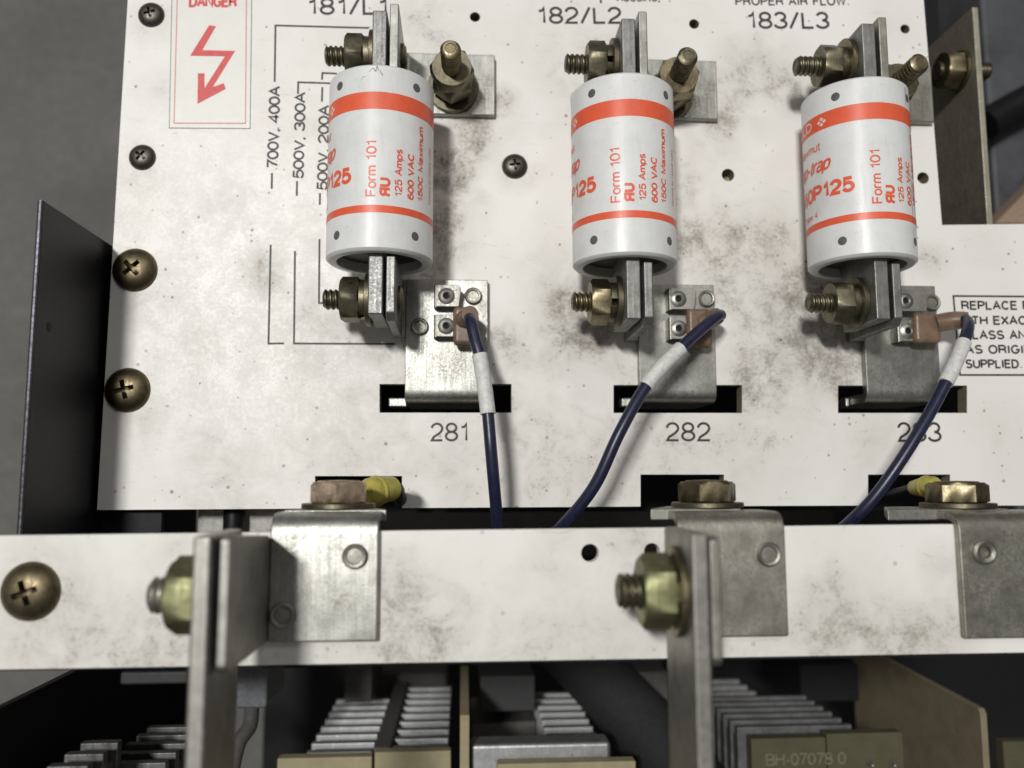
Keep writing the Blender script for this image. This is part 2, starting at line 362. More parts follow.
# monoline sans lettering drawn as strokes (cap height 1)
def _arc(cx, cy, rx, ry, a0, a1, n=None):
    n = n or max(4, int(abs(a1 - a0) / 18)); return [(cx + rx * math.cos(math.radians(a0 + (a1 - a0) * k / n)), cy + ry * math.sin(math.radians(a0 + (a1 - a0) * k / n))) for k in range(n + 1)]
def _o(cx, cy, rx, ry): return _arc(cx, cy, rx, ry, 90, 450, 24)
XH = 0.70
GL = {
 '0': (.56, [_o(.28, .5, .27, .5)]), '1': (.40, [[(.06, .78), (.20, .82), (.28, .92), (.30, 1), (.30, 0)]]),
 '2': (.56, [_arc(.28, .71, .26, .29, 175, -25) + [(.40, .42), (.12, .20), (.03, 0), (.55, 0)]]),
 '3': (.56, [_arc(.27, .745, .24, .255, 165, -90) , _arc(.27, .25, .28, .25, 90, -170)]),
 '4': (.58, [[(.43, 0), (.43, 1), (.02, .28), (.58, .28)]]), '5': (.56, [[(.51, 1), (.12, 1), (.06, .50)] + _arc(.28, .325, .275, .325, 140, -160)]),
 '6': (.56, [_arc(.29, .5, .265, .5, 48, 160) + _arc(.29, .32, .265, .32, 180, 540, 24)]), '7': (.56, [[(.02, 1), (.55, 1), (.33, .55), (.2, 0)]]),
 '8': (.56, [_o(.28, .755, .235, .245), _o(.28, .255, .275, .255)]), '9': (.56, [_arc(.27, .5, .265, .5, 228, 340) + _arc(.27, .68, .265, .32, 0, 360, 24)]),
 '/': (.42, [[(.0, -.04), (.40, 1.04)]]), ',': (.16, [[(.08, .08), (.08, -.02), (.02, -.18)]]), '.': (.16, [[(.08, .0), (.08, .10)]]), '-': (.34, [[(.02, .36), (.32, .36)]]), ' ': (.26, []),
 'A': (.68, [[(.0, 0), (.34, 1), (.68, 0)], [(.13, .36), (.55, .36)]]), 'B': (.64, [[(.36, 0), (.02, 0), (.02, 1), (.36, 1)], _arc(.36, .76, .22, .24, 90, -90), _arc(.36, .26, .27, .26, 90, -90), [(.02, .52), (.36, .52)]]),
 'C': (.70, [_arc(.36, .5, .34, .5, 42, 318)]), 'D': (.68, [[(.02, 0), (.02, 1), (.30, 1)] + _arc(.30, .5, .36, .5, 80, -80) + [(.30, 0), (.02, 0)]]),
 'E': (.58, [[(.57, 1), (.02, 1), (.02, 0), (.58, 0)], [(.02, .53), (.52, .53)]]), 'F': (.55, [[(.55, 1), (.02, 1), (.02, 0)], [(.02, .52), (.48, .52)]]),
 'G': (.74, [_arc(.37, .5, .35, .5, 45, 330) + [(.71, .46), (.42, .46)]]), 'H': (.66, [[(.02, 0), (.02, 1)], [(.64, 0), (.64, 1)], [(.02, .53), (.64, .53)]]), 'I': (.12, [[(.06, 0), (.06, 1)]]),
 'L': (.52, [[(.02, 1), (.02, 0), (.52, 0)]]), 'M': (.78, [[(.02, 0), (.02, 1), (.39, .05), (.76, 1), (.76, 0)]]), 'N': (.66, [[(.02, 0), (.02, 1), (.64, 0), (.64, 1)]]),
 'O': (.74, [_o(.37, .5, .36, .5)]), 'P': (.60, [[(.02, 0), (.02, 1), (.32, 1)] + _arc(.32, .74, .27, .26, 80, -80) + [(.32, .48), (.02, .48)]]),
 'R': (.66, [[(.02, 0), (.02, 1), (.36, 1)] + _arc(.36, .75, .25, .25, 80, -80) + [(.36, .5), (.02, .5)], [(.40, .5), (.58, .35), (.63, 0)]]),
 'S': (.62, [_arc(.31, .75, .27, .25, 25, 270) + _arc(.31, .25, .29, .25, 88, -155)]), 'T': (.58, [[(.0, 1), (.58, 1)], [(.29, 1), (.29, 0)]]),
 'U': (.66, [[(.02, 1), (.02, .34)] + _arc(.33, .34, .31, .34, 180, 360) + [(.64, 1)]]), 'V': (.62, [[(.0, 1), (.31, 0), (.62, 1)]]), 'W': (.9, [[(.0, 1), (.22, 0), (.45, .95), (.68, 0), (.9, 1)]]),
 'X': (.62, [[(.0, 0), (.62, 1)], [(.0, 1), (.62, 0)]]), 'Y': (.62, [[(.0, 1), (.31, .45), (.62, 1)], [(.31, .45), (.31, 0)]]),
 'a': (.50, [_arc(.23, .52, .20, .18, 160, 0) + [(.44, .1), (.49, 0)], _arc(.22, .19, .20, .19, 60, 330) + [(.44, .2)]]), 'd': (.52, [_o(.25, .35, .23, .35), [(.49, 1), (.49, 0)]]),
 'e': (.50, [[(.03, .37), (.48, .37)] + _arc(.25, .35, .23, .35, 8, 310)]), 'f': (.26, [[(.26, 1), (.16, .96), (.13, .85), (.13, 0)], [(0, .68), (.25, .68)]]), 'h': (.48, [[(.03, 1), (.03, 0)], [(.03, .5)] + _arc(.24, .48, .21, .22, 170, 0) + [(.45, 0)]]),
 'i': (.1, [[(.05, 0), (.05, .7)], [(.05, .88), (.05, 1)]]), 'l': (.1, [[(.05, 0), (.05, 1)]]), 'm': (.76, [[(.03, .7), (.03, 0)], _arc(.21, .5, .17, .2, 170, 0) + [(.38, 0)], _arc(.555, .5, .175, .2, 170, 0) + [(.73, 0)]]),
 'o': (.50, [_o(.25, .35, .235, .35)]), 'p': (.52, [_o(.27, .35, .23, .35), [(.03, .7), (.03, -.28)]]), 'r': (.30, [[(.03, .7), (.03, 0)], _arc(.25, .44, .22, .26, 175, 75)]),
 's': (.44, [_arc(.22, .525, .18, .175, 25, 270) + _arc(.22, .175, .20, .175, 88, -155)]), 't': (.26, [[(.12, .9), (.12, .12), (.18, .0), (.26, .0)], [(0, .68), (.26, .68)]]),
 'u': (.48, [[(.03, .7), (.03, .22)] + _arc(.24, .22, .21, .22, 180, 350), [(.45, .7), (.45, 0)]]), 'v': (.46, [[(0, .7), (.23, 0), (.46, .7)]]), 'w': (.66, [[(0, .7), (.17, 0), (.33, .65), (.49, 0), (.66, .7)]]),
 'x': (.44, [[(0, 0), (.44, .7)], [(0, .7), (.44, 0)]]), 'y': (.46, [[(0, .7), (.24, 0)], [(.46, .7), (.2, -.15), (.12, -.28), (.02, -.28)]]), 'T': (.58, [[(.0, 1), (.58, 1)], [(.29, 1), (.29, 0)]])}
def text_bm(body, W, H, bold=0.125, shear=0.0, spacing=0.13):
    """flat lettering, lower left at 0,0, fitted to width W and height H; bold = stroke width over height"""
    x = 0.0; strokes = []
    for ch in body:
        wd, st_ = GL[ch]
        for q in st_: strokes.append([(px + x, py) for px, py in q])
        x += wd + spacing
    xs_ = [q[0] for k in strokes for q in k]; ys_ = [q[1] for k in strokes for q in k]
    x0, x1, y0, y1 = min(xs_), max(xs_), min(ys_), max(ys_); th = bold * H / max(1.0, (y1 - y0)) if y1 > 1.1 or y0 < -.1 else bold * H
    sx = (W - th) / max(x1 - x0, 1e-6); sy = (H - th) / (y1 - y0); bm = bmesh.new()
    if x1 - x0 < 1e-6: sx = 1
    for n, k in enumerate(strokes):
        p = [Vector((th / 2 + (a - x0) * sx, th / 2 + (b - y0) * sy)) for a, b in k]
        p = [q for j, q in enumerate(p) if j == 0 or (q - p[j - 1]).length > 1e-4]
        closed = (p[0] - p[-1]).length < 1e-3 and len(p) > 3
        if closed: p = p[:-1]
        N = len(p); L = []; R = []
        for j in range(N):
            a = p[(j - 1) % N] if closed or j else None; b = p[(j + 1) % N] if closed or j < N - 1 else None
            d1 = (p[j] - a).normalized() if a is not None else None; d2 = (b - p[j]).normalized() if b is not None else None
            if d1 is None: d1 = d2
            if d2 is None: d2 = d1
            t = d1 + d2; t = t.normalized() if t.length > 1e-3 else d1
            nn = Vector((-t.y, t.x)); c = max(0.55, nn.dot(Vector((-d1.y, d1.x)))); o = nn * (th / 2 / c)
            L.append(p[j] + o); R.append(p[j] - o)
        def V(q): return bm.verts.new((q.x + shear * q.y, q.y, n * 0.003))
        lv = [V(q) for q in L]; rv = [V(q) for q in R]
        for j in range(N if closed else N - 1): bm.faces.new((lv[j], rv[j], rv[(j + 1) % N], lv[(j + 1) % N]))
    return bm
def print_on(parent, body, lo, W, H, z, mat, vertical=False, ang=0.0, **kw):
    """lettering printed on a flat face: lo = lower-left start of the reading line, in mm"""
    bm = text_bm(body, W, H, **kw)
    a = ang + (math.pi / 2 if vertical else 0)
    m = Matrix.Translation((lo[0], lo[1], z)) @ Matrix.Rotation(a, 4, 'Z')
    bmesh.ops.transform(bm, matrix=m, verts=bm.verts)
    return mk('printed_text', bm, mat, parent)
def line_on(parent, pts, wd, z, mat, name='printed_line'):
    bm = bmesh.new()
    for (a, b) in zip(pts, pts[1:]):
        a = Vector(a); b = Vector(b); d = (b - a).normalized(); n = Vector((-d.y, d.x)) * wd / 2; e = d * wd / 2
        bm.faces.new([bm.verts.new((*q, z)) for q in (a - n - e, b - n + e, b + n + e, a + n - e)]); z += 0.004
    return mk(name, bm, mat, parent)
def rect_px(x0, y0, x1, y1, z): return [P(x0, y1, z), P(x1, y1, z), P(x1, y0, z), P(x0, y0, z)]

# ------------------------------------------------------------------ the setting
fl = mk('floor', box(-1500, 1500, -1500, 1500, -304, -300), mFLOOR); setp(fl, kind='structure')

# ---- white mounting board
bl = [P(97, 510), P(315, 508.5), P(315, 476), P(402, 476), P(402, 508), P(640.5, 506.5), P(640.5, 474.5), P(724, 474.5), P(724, 506),
      P(868, 505.5), P(868, 474.5), P(950, 474.5), P(950, 505.5), P(1110, 505.5), P(1110, 223), P(942, 225), P(918, -70), P(132, -70)]
loops = [bl, rect_px(379.5, 384, 511.5, 412.7, 0), rect_px(613.5, 385, 742, 413, 0), rect_px(838, 385.5, 967, 413, 0)]
for (hx, hy, hr) in ((475, 17, 5.5), (694, 24, 5.5), (728, 175, 6.8), (905, 29, 5.3), (923, 178, 6.5)): loops.append(circle(P(hx, hy), hr * 0.312, 20))
board = mk('mounting_board', curve_mesh(loops, -5, 0), mBOARD)
board.data.materials.append(plain('bare_fibre_core', (0.20, 0.175, 0.125), 0.8, 0.3, 0.8))
for p_ in board.data.polygons:
    if abs(p_.normal.z) < 0.5: p_.material_index = 1
setp(board, 'dirty white mounting board with printed markings carrying the three fuses', 'board')
for (hx, hy) in ((694, 24), (728, 175), (905, 29), (923, 178)):
    q_ = P(hx, hy, -5); mk('backing_nut', lathe([(0, 0), (4.2, 0), (4.2, 2.2), (0, 2.2)], (q_[0], q_[1], -7.3), 'z', 6), plain('tan_insert', (0.34, 0.29, 0.19), 0.7) if 'tan_insert' not in bpy.data.materials else bpy.data.materials['tan_insert'], board)
Z1 = 0.06
def hline(pxs, wd=0.42, mat=mINK): return line_on(board, [P(*q) for q in pxs], wd, Z1, mat)
def tpx(body, x0, x1, ytop, ybot, mat=mINK, par=None, z=Z1, **kw):
    a = P(x0, ybot, z); b = P(x1, ybot, z); c = P(x0, ytop, z)
    W = (Vector(b) - Vector(a)).length; H = (Vector(c) - Vector(a)).length
    ang = math.atan2(b[1] - a[1], b[0] - a[0])
    return print_on(par or board, body, a, W, H, z, mat, ang=ang, **kw)
def tpv(body, x0, x1, ytop, ybot, mat=mINK, **kw):
    a = P(x1, ybot); W = PY(x1, ytop) - a[1]; H = PX(x1, ybot) - PX(x0, ybot)
    return print_on(board, body, a, W, H, Z1, mat, vertical=True, **kw)
tpx('181/L1', 308, 387, -3, 15.5, bold=0.135, spacing=0.17); tpx('182/L2', 538, 622, 6, 24.5, bold=0.135, spacing=0.17); tpx('183/L3', 748, 830, 11, 29.5, bold=0.135, spacing=0.17)
tpx('281', 430.5, 467.5, 422.5, 441.5, mINK, bold=0.125, spacing=0.16); tpx('282', 666, 711, 422, 441.5, mINK, bold=0.125, spacing=0.16); tpx('283', 898, 942, 422, 442, mINK, bold=0.125, spacing=0.16)
tpx('PROPER AIR FLOW.', 735.5, 849, -3.5, 5.5, bold=0.17, spacing=0.2); tpx('HOUSING,', 617, 660, -7, 3, bold=0.17, spacing=0.2); tpx('F', 600, 605, -7, 4, bold=0.17)
tpv('700V, 400A', 266.5, 280, 86, 168.5, mINK, bold=0.185, spacing=0.11); tpv('500V, 300A', 292.5, 305.5, 92, 179, mINK, bold=0.185, spacing=0.11); tpv('500V, 200A', 316.5, 329.5, 105, 190.5, mINK, bold=0.185, spacing=0.11)
for q in ([(274.7, 81), (275.5, 25.5), (368, 28)], [(272, 174), (271.8, 188)], [(270.7, 245.6), (268.5, 343.6), (283, 343.4)],
          [(298, 93), (298.3, 82.3), (330, 83.3)], [(297, 182), (296.8, 195)], [(295, 252), (294, 343.5), (394, 344)],
          [(322, 101), (322.3, 88)], [(322, 79), (322.5, 73), (336, 73.6)], [(320, 194), (319.8, 204)], [(319.5, 240), (319, 303), (330, 303.3)]):
    hline(q, 0.6, mINK)
# instruction box at the right
hline([(953.3, 296), (1090, 297), (1090, 375), (960, 375), (953.3, 296)], 0.62)
for body, x0, x1, yb in (('REPLACE FUSES', 961.5, 1062, 310), ('WITH EXACT', 957.5, 1035, 325), ('CLASS AND TYPE', 963.5, 1072, 339.5), ('AS ORIGINALLY', 965.5, 1066, 354), ('SUPPLIED.', 966, 1022, 368.5)):
    tpx(body, x0, x1, yb - 9.3, yb, bold=0.20, spacing=0.20)
# danger sticker
st = mk('danger_label', curve_mesh([[P(169, 128.5), P(250.5, 129), P(253, -70), P(173, -70)]], 0.01, 0.07), mSTICK, board)
st['label'] = 'white danger sticker with thin red border'
def sp(zx, zy, z=0.1): return P(zx / 3.657, zy / 3.657, z)
mk('border', curve_mesh([[P(169, 128.5), P(250.5, 129), P(253, -70), P(173, -70)], [P(169.7, 127.7), P(249.8, 128.2), P(252.3, -69), P(173.7, -69)]], 0.075, 0.085), mGINK, st)
mk('border', curve_mesh([[P(173.6, 123.8), P(246, 124), P(247.5, -66), P(178.5, -66)], [P(174.6, 122.7), P(245, 122.9), P(246.5, -65), P(179.5, -65)]], 0.08, 0.09), mSPINK, st)
arrow = [(765, 92), (790, 96), (740, 183), (860, 186), (778, 318), (818, 304), (826, 325), (722, 380), (724, 268), (748, 268), (748, 322), (822, 206), (695, 204)]
mk('lightning_arrow', curve_mesh([[sp(*q) for q in arrow]], 0.09, 0.1), mSRED, st)
tpx('DANGER', 188.7, 237, -4.5, 7.4, mSRED, par=st, z=0.1, bold=0.21, spacing=0.16)

# ------------------------------------------------------------------ screws
def phillips(name, px, py, z, r, mat, rot, label, group, tilt=(0, 0), dark=mHOLE):
    x, y = P(px, py, z + r * 0.3); h = r * 0.50
    bm = bmesh.new(); N = 56; g = []
    for i in range(N + 1):
        row = []
        for j in range(N + 1):
            u = -1 + 2 * i / N; v = -1 + 2 * j / N
            X = u * math.sqrt(1 - v * v / 2); Y = v * math.sqrt(1 - u * u / 2); q = min(1.0, math.hypot(X, Y))
            zz = h * (1 - q ** 2.6) ** 0.62
            au, av = abs(u), abs(v); a, b = min(au, av), max(au, av)
            if a < 0.10 and b < 0.42: zz -= r * 0.40 * (1.0 - 0.6 * (b / 0.42) ** 2)
            row.append(bm.verts.new((X * r, Y * r, zz)))
        g.append(row)
    for i in range(N):
        for j in range(N): bm.faces.new((g[i][j], g[i + 1][j], g[i + 1][j + 1], g[i][j + 1]))
    m = Matrix.Translation((x, y, z)) @ Matrix.Rotation(tilt[0], 4, 'X') @ Matrix.Rotation(tilt[1], 4, 'Y') @ Matrix.Rotation(rot, 4, 'Z')
    rim = lathe([(r * 0.98, -0.5), (r, 0.02), (r * 0.99, 0.15)], (0, 0, 0), 'z', 48)
    t = bpy.data.meshes.new('t'); rim.to_mesh(t); rim.free(); bm.from_mesh(t); bpy.data.meshes.remove(t)
    bmesh.ops.transform(bm, matrix=m, verts=bm.verts)
    o = mk(name, bm, mat, origin=(x, y, z), ang=50)
    return setp(o, label, 'screw', group)
G1 = 'screws in the white board'
phillips('cross_head_screw', 150, 13, 0, 4.2, mPHOS, 0.3, 'dark cross-head screw left of the danger sticker, at the top edge of the picture', G1)
phillips('cross_head_screw', 141, 156, 0, 4.2, mPHOS, 0.9, 'dark cross-head screw below and left of the danger sticker', G1)
phillips('cross_head_screw', 515, 165, 0, 4.2, mPHOS, 0.1, 'dark cross-head screw between the first and second fuses', G1)
phillips('cross_head_screw', 132.5, 268.5, 0, 6.9, mBRASS, 0.75, 'big brassy cross-head screw, upper one beside the black upright panel', G1)
phillips('cross_head_screw', 125, 389.5, 0, 6.9, mBRASS, 0.25, 'big brassy cross-head screw, lower one beside the black upright panel', G1)
phillips('cross_head_screw', 26.5, 592.5, 60, 6.7, mBRASS, 0.35, 'big brassy cross-head screw at the left end of the white rail', 'screws in the white rail')

# ------------------------------------------------------------------ fuses
RF = 15.5; ZF = 19.0; TS = 1.085
def wrap(bm, cx, yb, phi0, s_off, t_off, R, rot90):
    """bend flat lettering round a fuse: phi0 degrees from straight up; lettering starts at arc s_off, height t_off"""
    bmesh.ops.triangulate(bm, faces=bm.faces)
    bmesh.ops.subdivide_edges(bm, edges=[e for e in bm.edges if e.calc_length() > 0.9], cuts=1, use_grid_fill=True)
    for v in bm.verts:
        a, b = v.co.x, v.co.y
        s, t = (s_off - b, t_off + a) if rot90 else (s_off + a, t_off + b)
        ph = math.radians(phi0) + s / RF
        rr = R + v.co.z; v.co = Vector((cx + rr * math.sin(ph), yb + t, ZF + rr * math.cos(ph)))
    return bm
def band(cx, yb, t0, t1, R, seg=72):
    bm = bmesh.new(); r = [[bm.verts.new((cx + q * math.sin(2 * math.pi * i / seg), yb + t, ZF + q * math.cos(2 * math.pi * i / seg))) for i in range(seg)] for q, t in ((RF - 0.05, t0), (R, t0 + 0.02), (R, t1 - 0.02), (RF - 0.05, t1))]
    for a, b in zip(r, r[1:]):
        for i in range(seg): bm.faces.new((a[i], a[(i + 1) % seg], b[(i + 1) % seg], b[i]))
    return bm
def make_fuse(cpx, rim_px, form_phi, label, bladeU, bladeL):
    cx = PX(cpx, 160, ZF); yb = PY(cpx, rim_px, ZF + RF); L = 50.0 * TS
    t = thing('fuse', (cx, yb, ZF - RF), label, 'fuse', 'white cartridge fuses in a row')
    prof = [(12.2, 3.6), (12.3, 0.3), (12.6, 0), (14.3, 0), (14.85, 0.25), (RF, 0.9), (RF, L - 0.9), (14.85, L - 0.25), (14.3, L), (12.6, L), (12.3, L - 0.3), (12.2, L - 3.6)]
    body = mk('sleeve', lathe(prof, (cx, yb, ZF), 'y', 96, cap=False), mFUSE, t)
    for k, tt in ((0, 3.0), (1, L - 3.8)):
        mk('end_plate', lathe([(0, 0), (12.25, 0), (12.25, 0.8), (0, 0.8)], (cx, yb + tt, ZF), 'y', 48), mPHOS, t)
    for (a, b) in ((38.0, 42.5), (10.4, 12.2)): mk('red_band', band(cx, yb, a * TS - 0.6, b * TS - 0.4, RF + 0.05), mRED, body)
    for tt in (4.9, 45.4):
        for k in range(4):
            ph = math.radians(45 + 90 * k)
            m = axis_to((math.sin(ph), 0, math.cos(ph)))
            p = Vector((cx + (RF - 1) * math.sin(ph), yb + tt * TS, ZF + (RF - 1) * math.cos(ph)))
            mk('pin', lathe([(1.3, 0), (1.3, 1.02), (1.15, 1.06), (0, 1.08)], p, m, 18), mPIN, t)
    R = RF + 0.07
    def put(body_t, W, H, off_deg, tt, rot, mat=mRED, right=False, Rr=R, **kw):
        bm = text_bm(body_t, W * (TS if rot else 1), H * (1 if rot else TS), **kw); tt = tt * TS - 0.5; xs = [v.co.x for v in bm.verts]; Wd = max(xs)
        ys = [v.co.y for v in bm.verts]; Hd = max(ys)
        arc = math.radians(off_deg) * RF
        if rot: so = arc + Hd / 2
        else: so = arc - Wd if right else arc
        wrap(bm, cx, yb, form_phi, so, tt, Rr, rot); return mk('printed_text', bm, mat, body)
    put('Form 101', 14.8, 3.0, 0, 14.5, True, bold=0.15)
    put('125 Amps', 12.7, 2.7, 29.5, 15.0, True, bold=0.19); put('600 VAC', 12.4, 2.2, 42.7, 14.8, True, bold=0.21)
    put('150C Maximum', 20.5, 2.1, 56, 15.2, True, bold=0.20); put('Tested at rated volts', 16, 1.4, 75, 15.4, True)
    # component mark: mirrored R, U
    bmr = text_bm('R', 2.6, 3.3, bold=0.24)
    for v in bmr.verts: v.co.x = 2.6 - v.co.x
    wrap(bmr, cx, yb, form_phi, math.radians(15.2) * RF + 1.65, 14.6 * TS - 0.5, R, True); mk('printed_text', bmr, mRED, body)
    put('U', 2.5, 3.3, 15.2, 17.1, True, bold=0.24)
    put('A60P125', 25, 4.4, -21.2, 18.4, False, right=True, bold=0.22, spacing=0.16)
    put('Amp-trap', 19, 5.2, -45, 25.2, False, right=True, bold=0.16, shear=0.3, spacing=0.09)
    put('Shawmut', 13.5, 2.5, -58, 32.4, False, right=True)
    put('GOULD', 16, 2.7, -69, 39.0, False, mat=mWINK, right=True, Rr=RF + 0.11, bold=0.17)
    put('Type 4', 8.5, 2.2, -66, 13.3, False, right=True, bold=0.14)
    dm = bmesh.new()
    for (dx, dy) in ((0, 0.85), (0, -0.85), (0.95, 0), (-0.95, 0)):
        dm.faces.new([dm.verts.new((1.9 + dx + q[0], 1.7 + dy + q[1], 0)) for q in ((0, .62), (-.68, 0), (0, -.62), (.68, 0))])
    wrap(dm, cx, yb, form_phi, math.radians(-54.5) * RF - 1.9, 38.55 * TS - 0.5, RF + 0.11, False); mk('emblem', dm, mWINK, body)
    return t, cx, yb, L
UP = [dict(blade=(378.5, 40), tip=(325.5, 345), nutx=(345, 371), sy=56, btop=10, root=(400, 495, 53, 113.5), ftop=3),
      dict(blade=(628, 45), tip=(565, 588), nutx=(588, 612), sy=64, btop=18, root=(621, 717.4, 59, 117.6), ftop=12),
      dict(blade=(869, 48), tip=(795, 822), nutx=(818, 849), sy=66, btop=23, root=(837, 933, 63.5, 120.5), ftop=18)]
LO = [dict(blade=(376.5, 285), tip=(323.5, 342), sy=299.5, bbot=314, plate=(405, 488, 279.5)), dict(blade=(634.7, 290), tip=(572, 594), sy=302, bbot=319, plate=(639, 716, 284.5)),
      dict(blade=(883, 290), tip=(807.5, 836), sy=303, bbot=319.5, plate=(865.5, 939.5, 285.5))]
FU = [(381.2, 250.0, -4.7, 'leftmost of the three white fuses, scuffed at the top, only 125 of its number showing'),
      (622.7, 254.3, -19.7, 'middle one of the three white cartridge fuses with orange-red print'),
      (856.4, 254.6, -8.2, 'rightmost of the three white fuses, turned so that P125 and the band emblem show')]
ORD = ['leftmost', 'middle', 'rightmost']
fuse_info = []
for i in range(3):
    t, cx, yb, L = make_fuse(FU[i][0], FU[i][1], FU[i][2], FU[i][3], None, None)
    bx = (PX(*UP[i]['blade'], 30) + PX(*LO[i]['blade'], 30)) / 2
    yt = PY(UP[i]['blade'][0], UP[i]['btop'], 30); ybt = PY(LO[i]['blade'][0], LO[i]['bbot'], 30)
    for (a, b) in ((yb + L - 5.2, yt), (ybt, yb + 5.2)):
        mk('blade', prism([(a, 8.2), (a, 30), (b, 30), (b, 8.2)] if b > a else [], 'x', bx - 2.1, bx + 2.1), mBLADE, t, bevel=0.45)
    fuse_info.append((t, cx, yb, bx))
# scuffs and cracks on the sleeves
def scuff(i, pts, wd):
    t, cx, yb, bx = fuse_info[i]; bm = bmesh.new(); R = RF + 0.09; prev = None
    for k, (ph, tt) in enumerate(pts):
        w2 = wd * (0.35 + random.random() * 0.9) / 2; a = math.radians(ph)
        dph = w2 / RF; cur = [bm.verts.new((cx + R * math.sin(a + s * dph), yb + tt * TS + s * w2 * 0.5, ZF + R * math.cos(a + s * dph))) for s in (-1, 1)]
        if prev: bm.faces.new((prev[0], prev[1], cur[1], cur[0]))
        prev = cur
    mk('scuff_mark', bm, mSCUFF, [c for c in t.children if c.name.startswith('sleeve')][0])
scuff(0, [(-8, 47.5), (-4, 48.6), (-1, 47.6), (3, 48.0), (6, 46.6)], .35); scuff(0, [(-1, 47.6), (0, 49.3), (1.5, 48)], .3); scuff(0, [(-18, 45.2), (-14, 46.3), (-11, 46.2)], .25)
scuff(2, [(38, 24), (41, 21), (40, 16), (41.5, 11), (40.5, 6), (38, 3)], .18); scuff(2, [(39.5, 48), (40, 45), (38.5, 43)], .3)

# ------------------------------------------------------------------ fuse terminals
def hbolt(i, y, x_tip, bx, x_end, z, where, nutmat, wmat, big=False):
    """stud along x through blade and flange with nut and washers on the left, head on the right"""
    t = thing('terminal_bolt', (bx, y, z), f'threaded bolt with nut clamping the {where} blade of the {ORD[i]} fuse', 'bolt', 'bolts clamping the fuse blades')
    xl = bx - 2.1
    mk('stud', threads(3.0, xl - x_tip, (xl, y, z), axis_to((-1, 0, 0)), 1.5), nutmat, t)
    mk('flat_washer', washer(8.4 if big else 7.8, 3.2, 1.6, (xl, y, z), axis_to((-1, 0, 0))), wmat, t)
    mk('lock_washer', split_washer(5.9, 3.2, 1.6, (xl - 1.65, y, z), axis_to((-1, 0, 0)), 0.4 + i), mOLIVE, t)
    mk('nut', hexnut(12.0, 5.6, (xl - 3.3, y, z), axis_to((-1, 0, 0)), rot=0.25 + 0.35 * i + (0.3 if where == 'lower' else 0)), nutmat, t)
    mk('bolt_head', lathe([(4.2, 0), (4.2, 0.8), (3.2, 1.5), (0, 1.7)], (x_end, y, z), axis_to((1, 0, 0)), 24), mOLIVE, t)
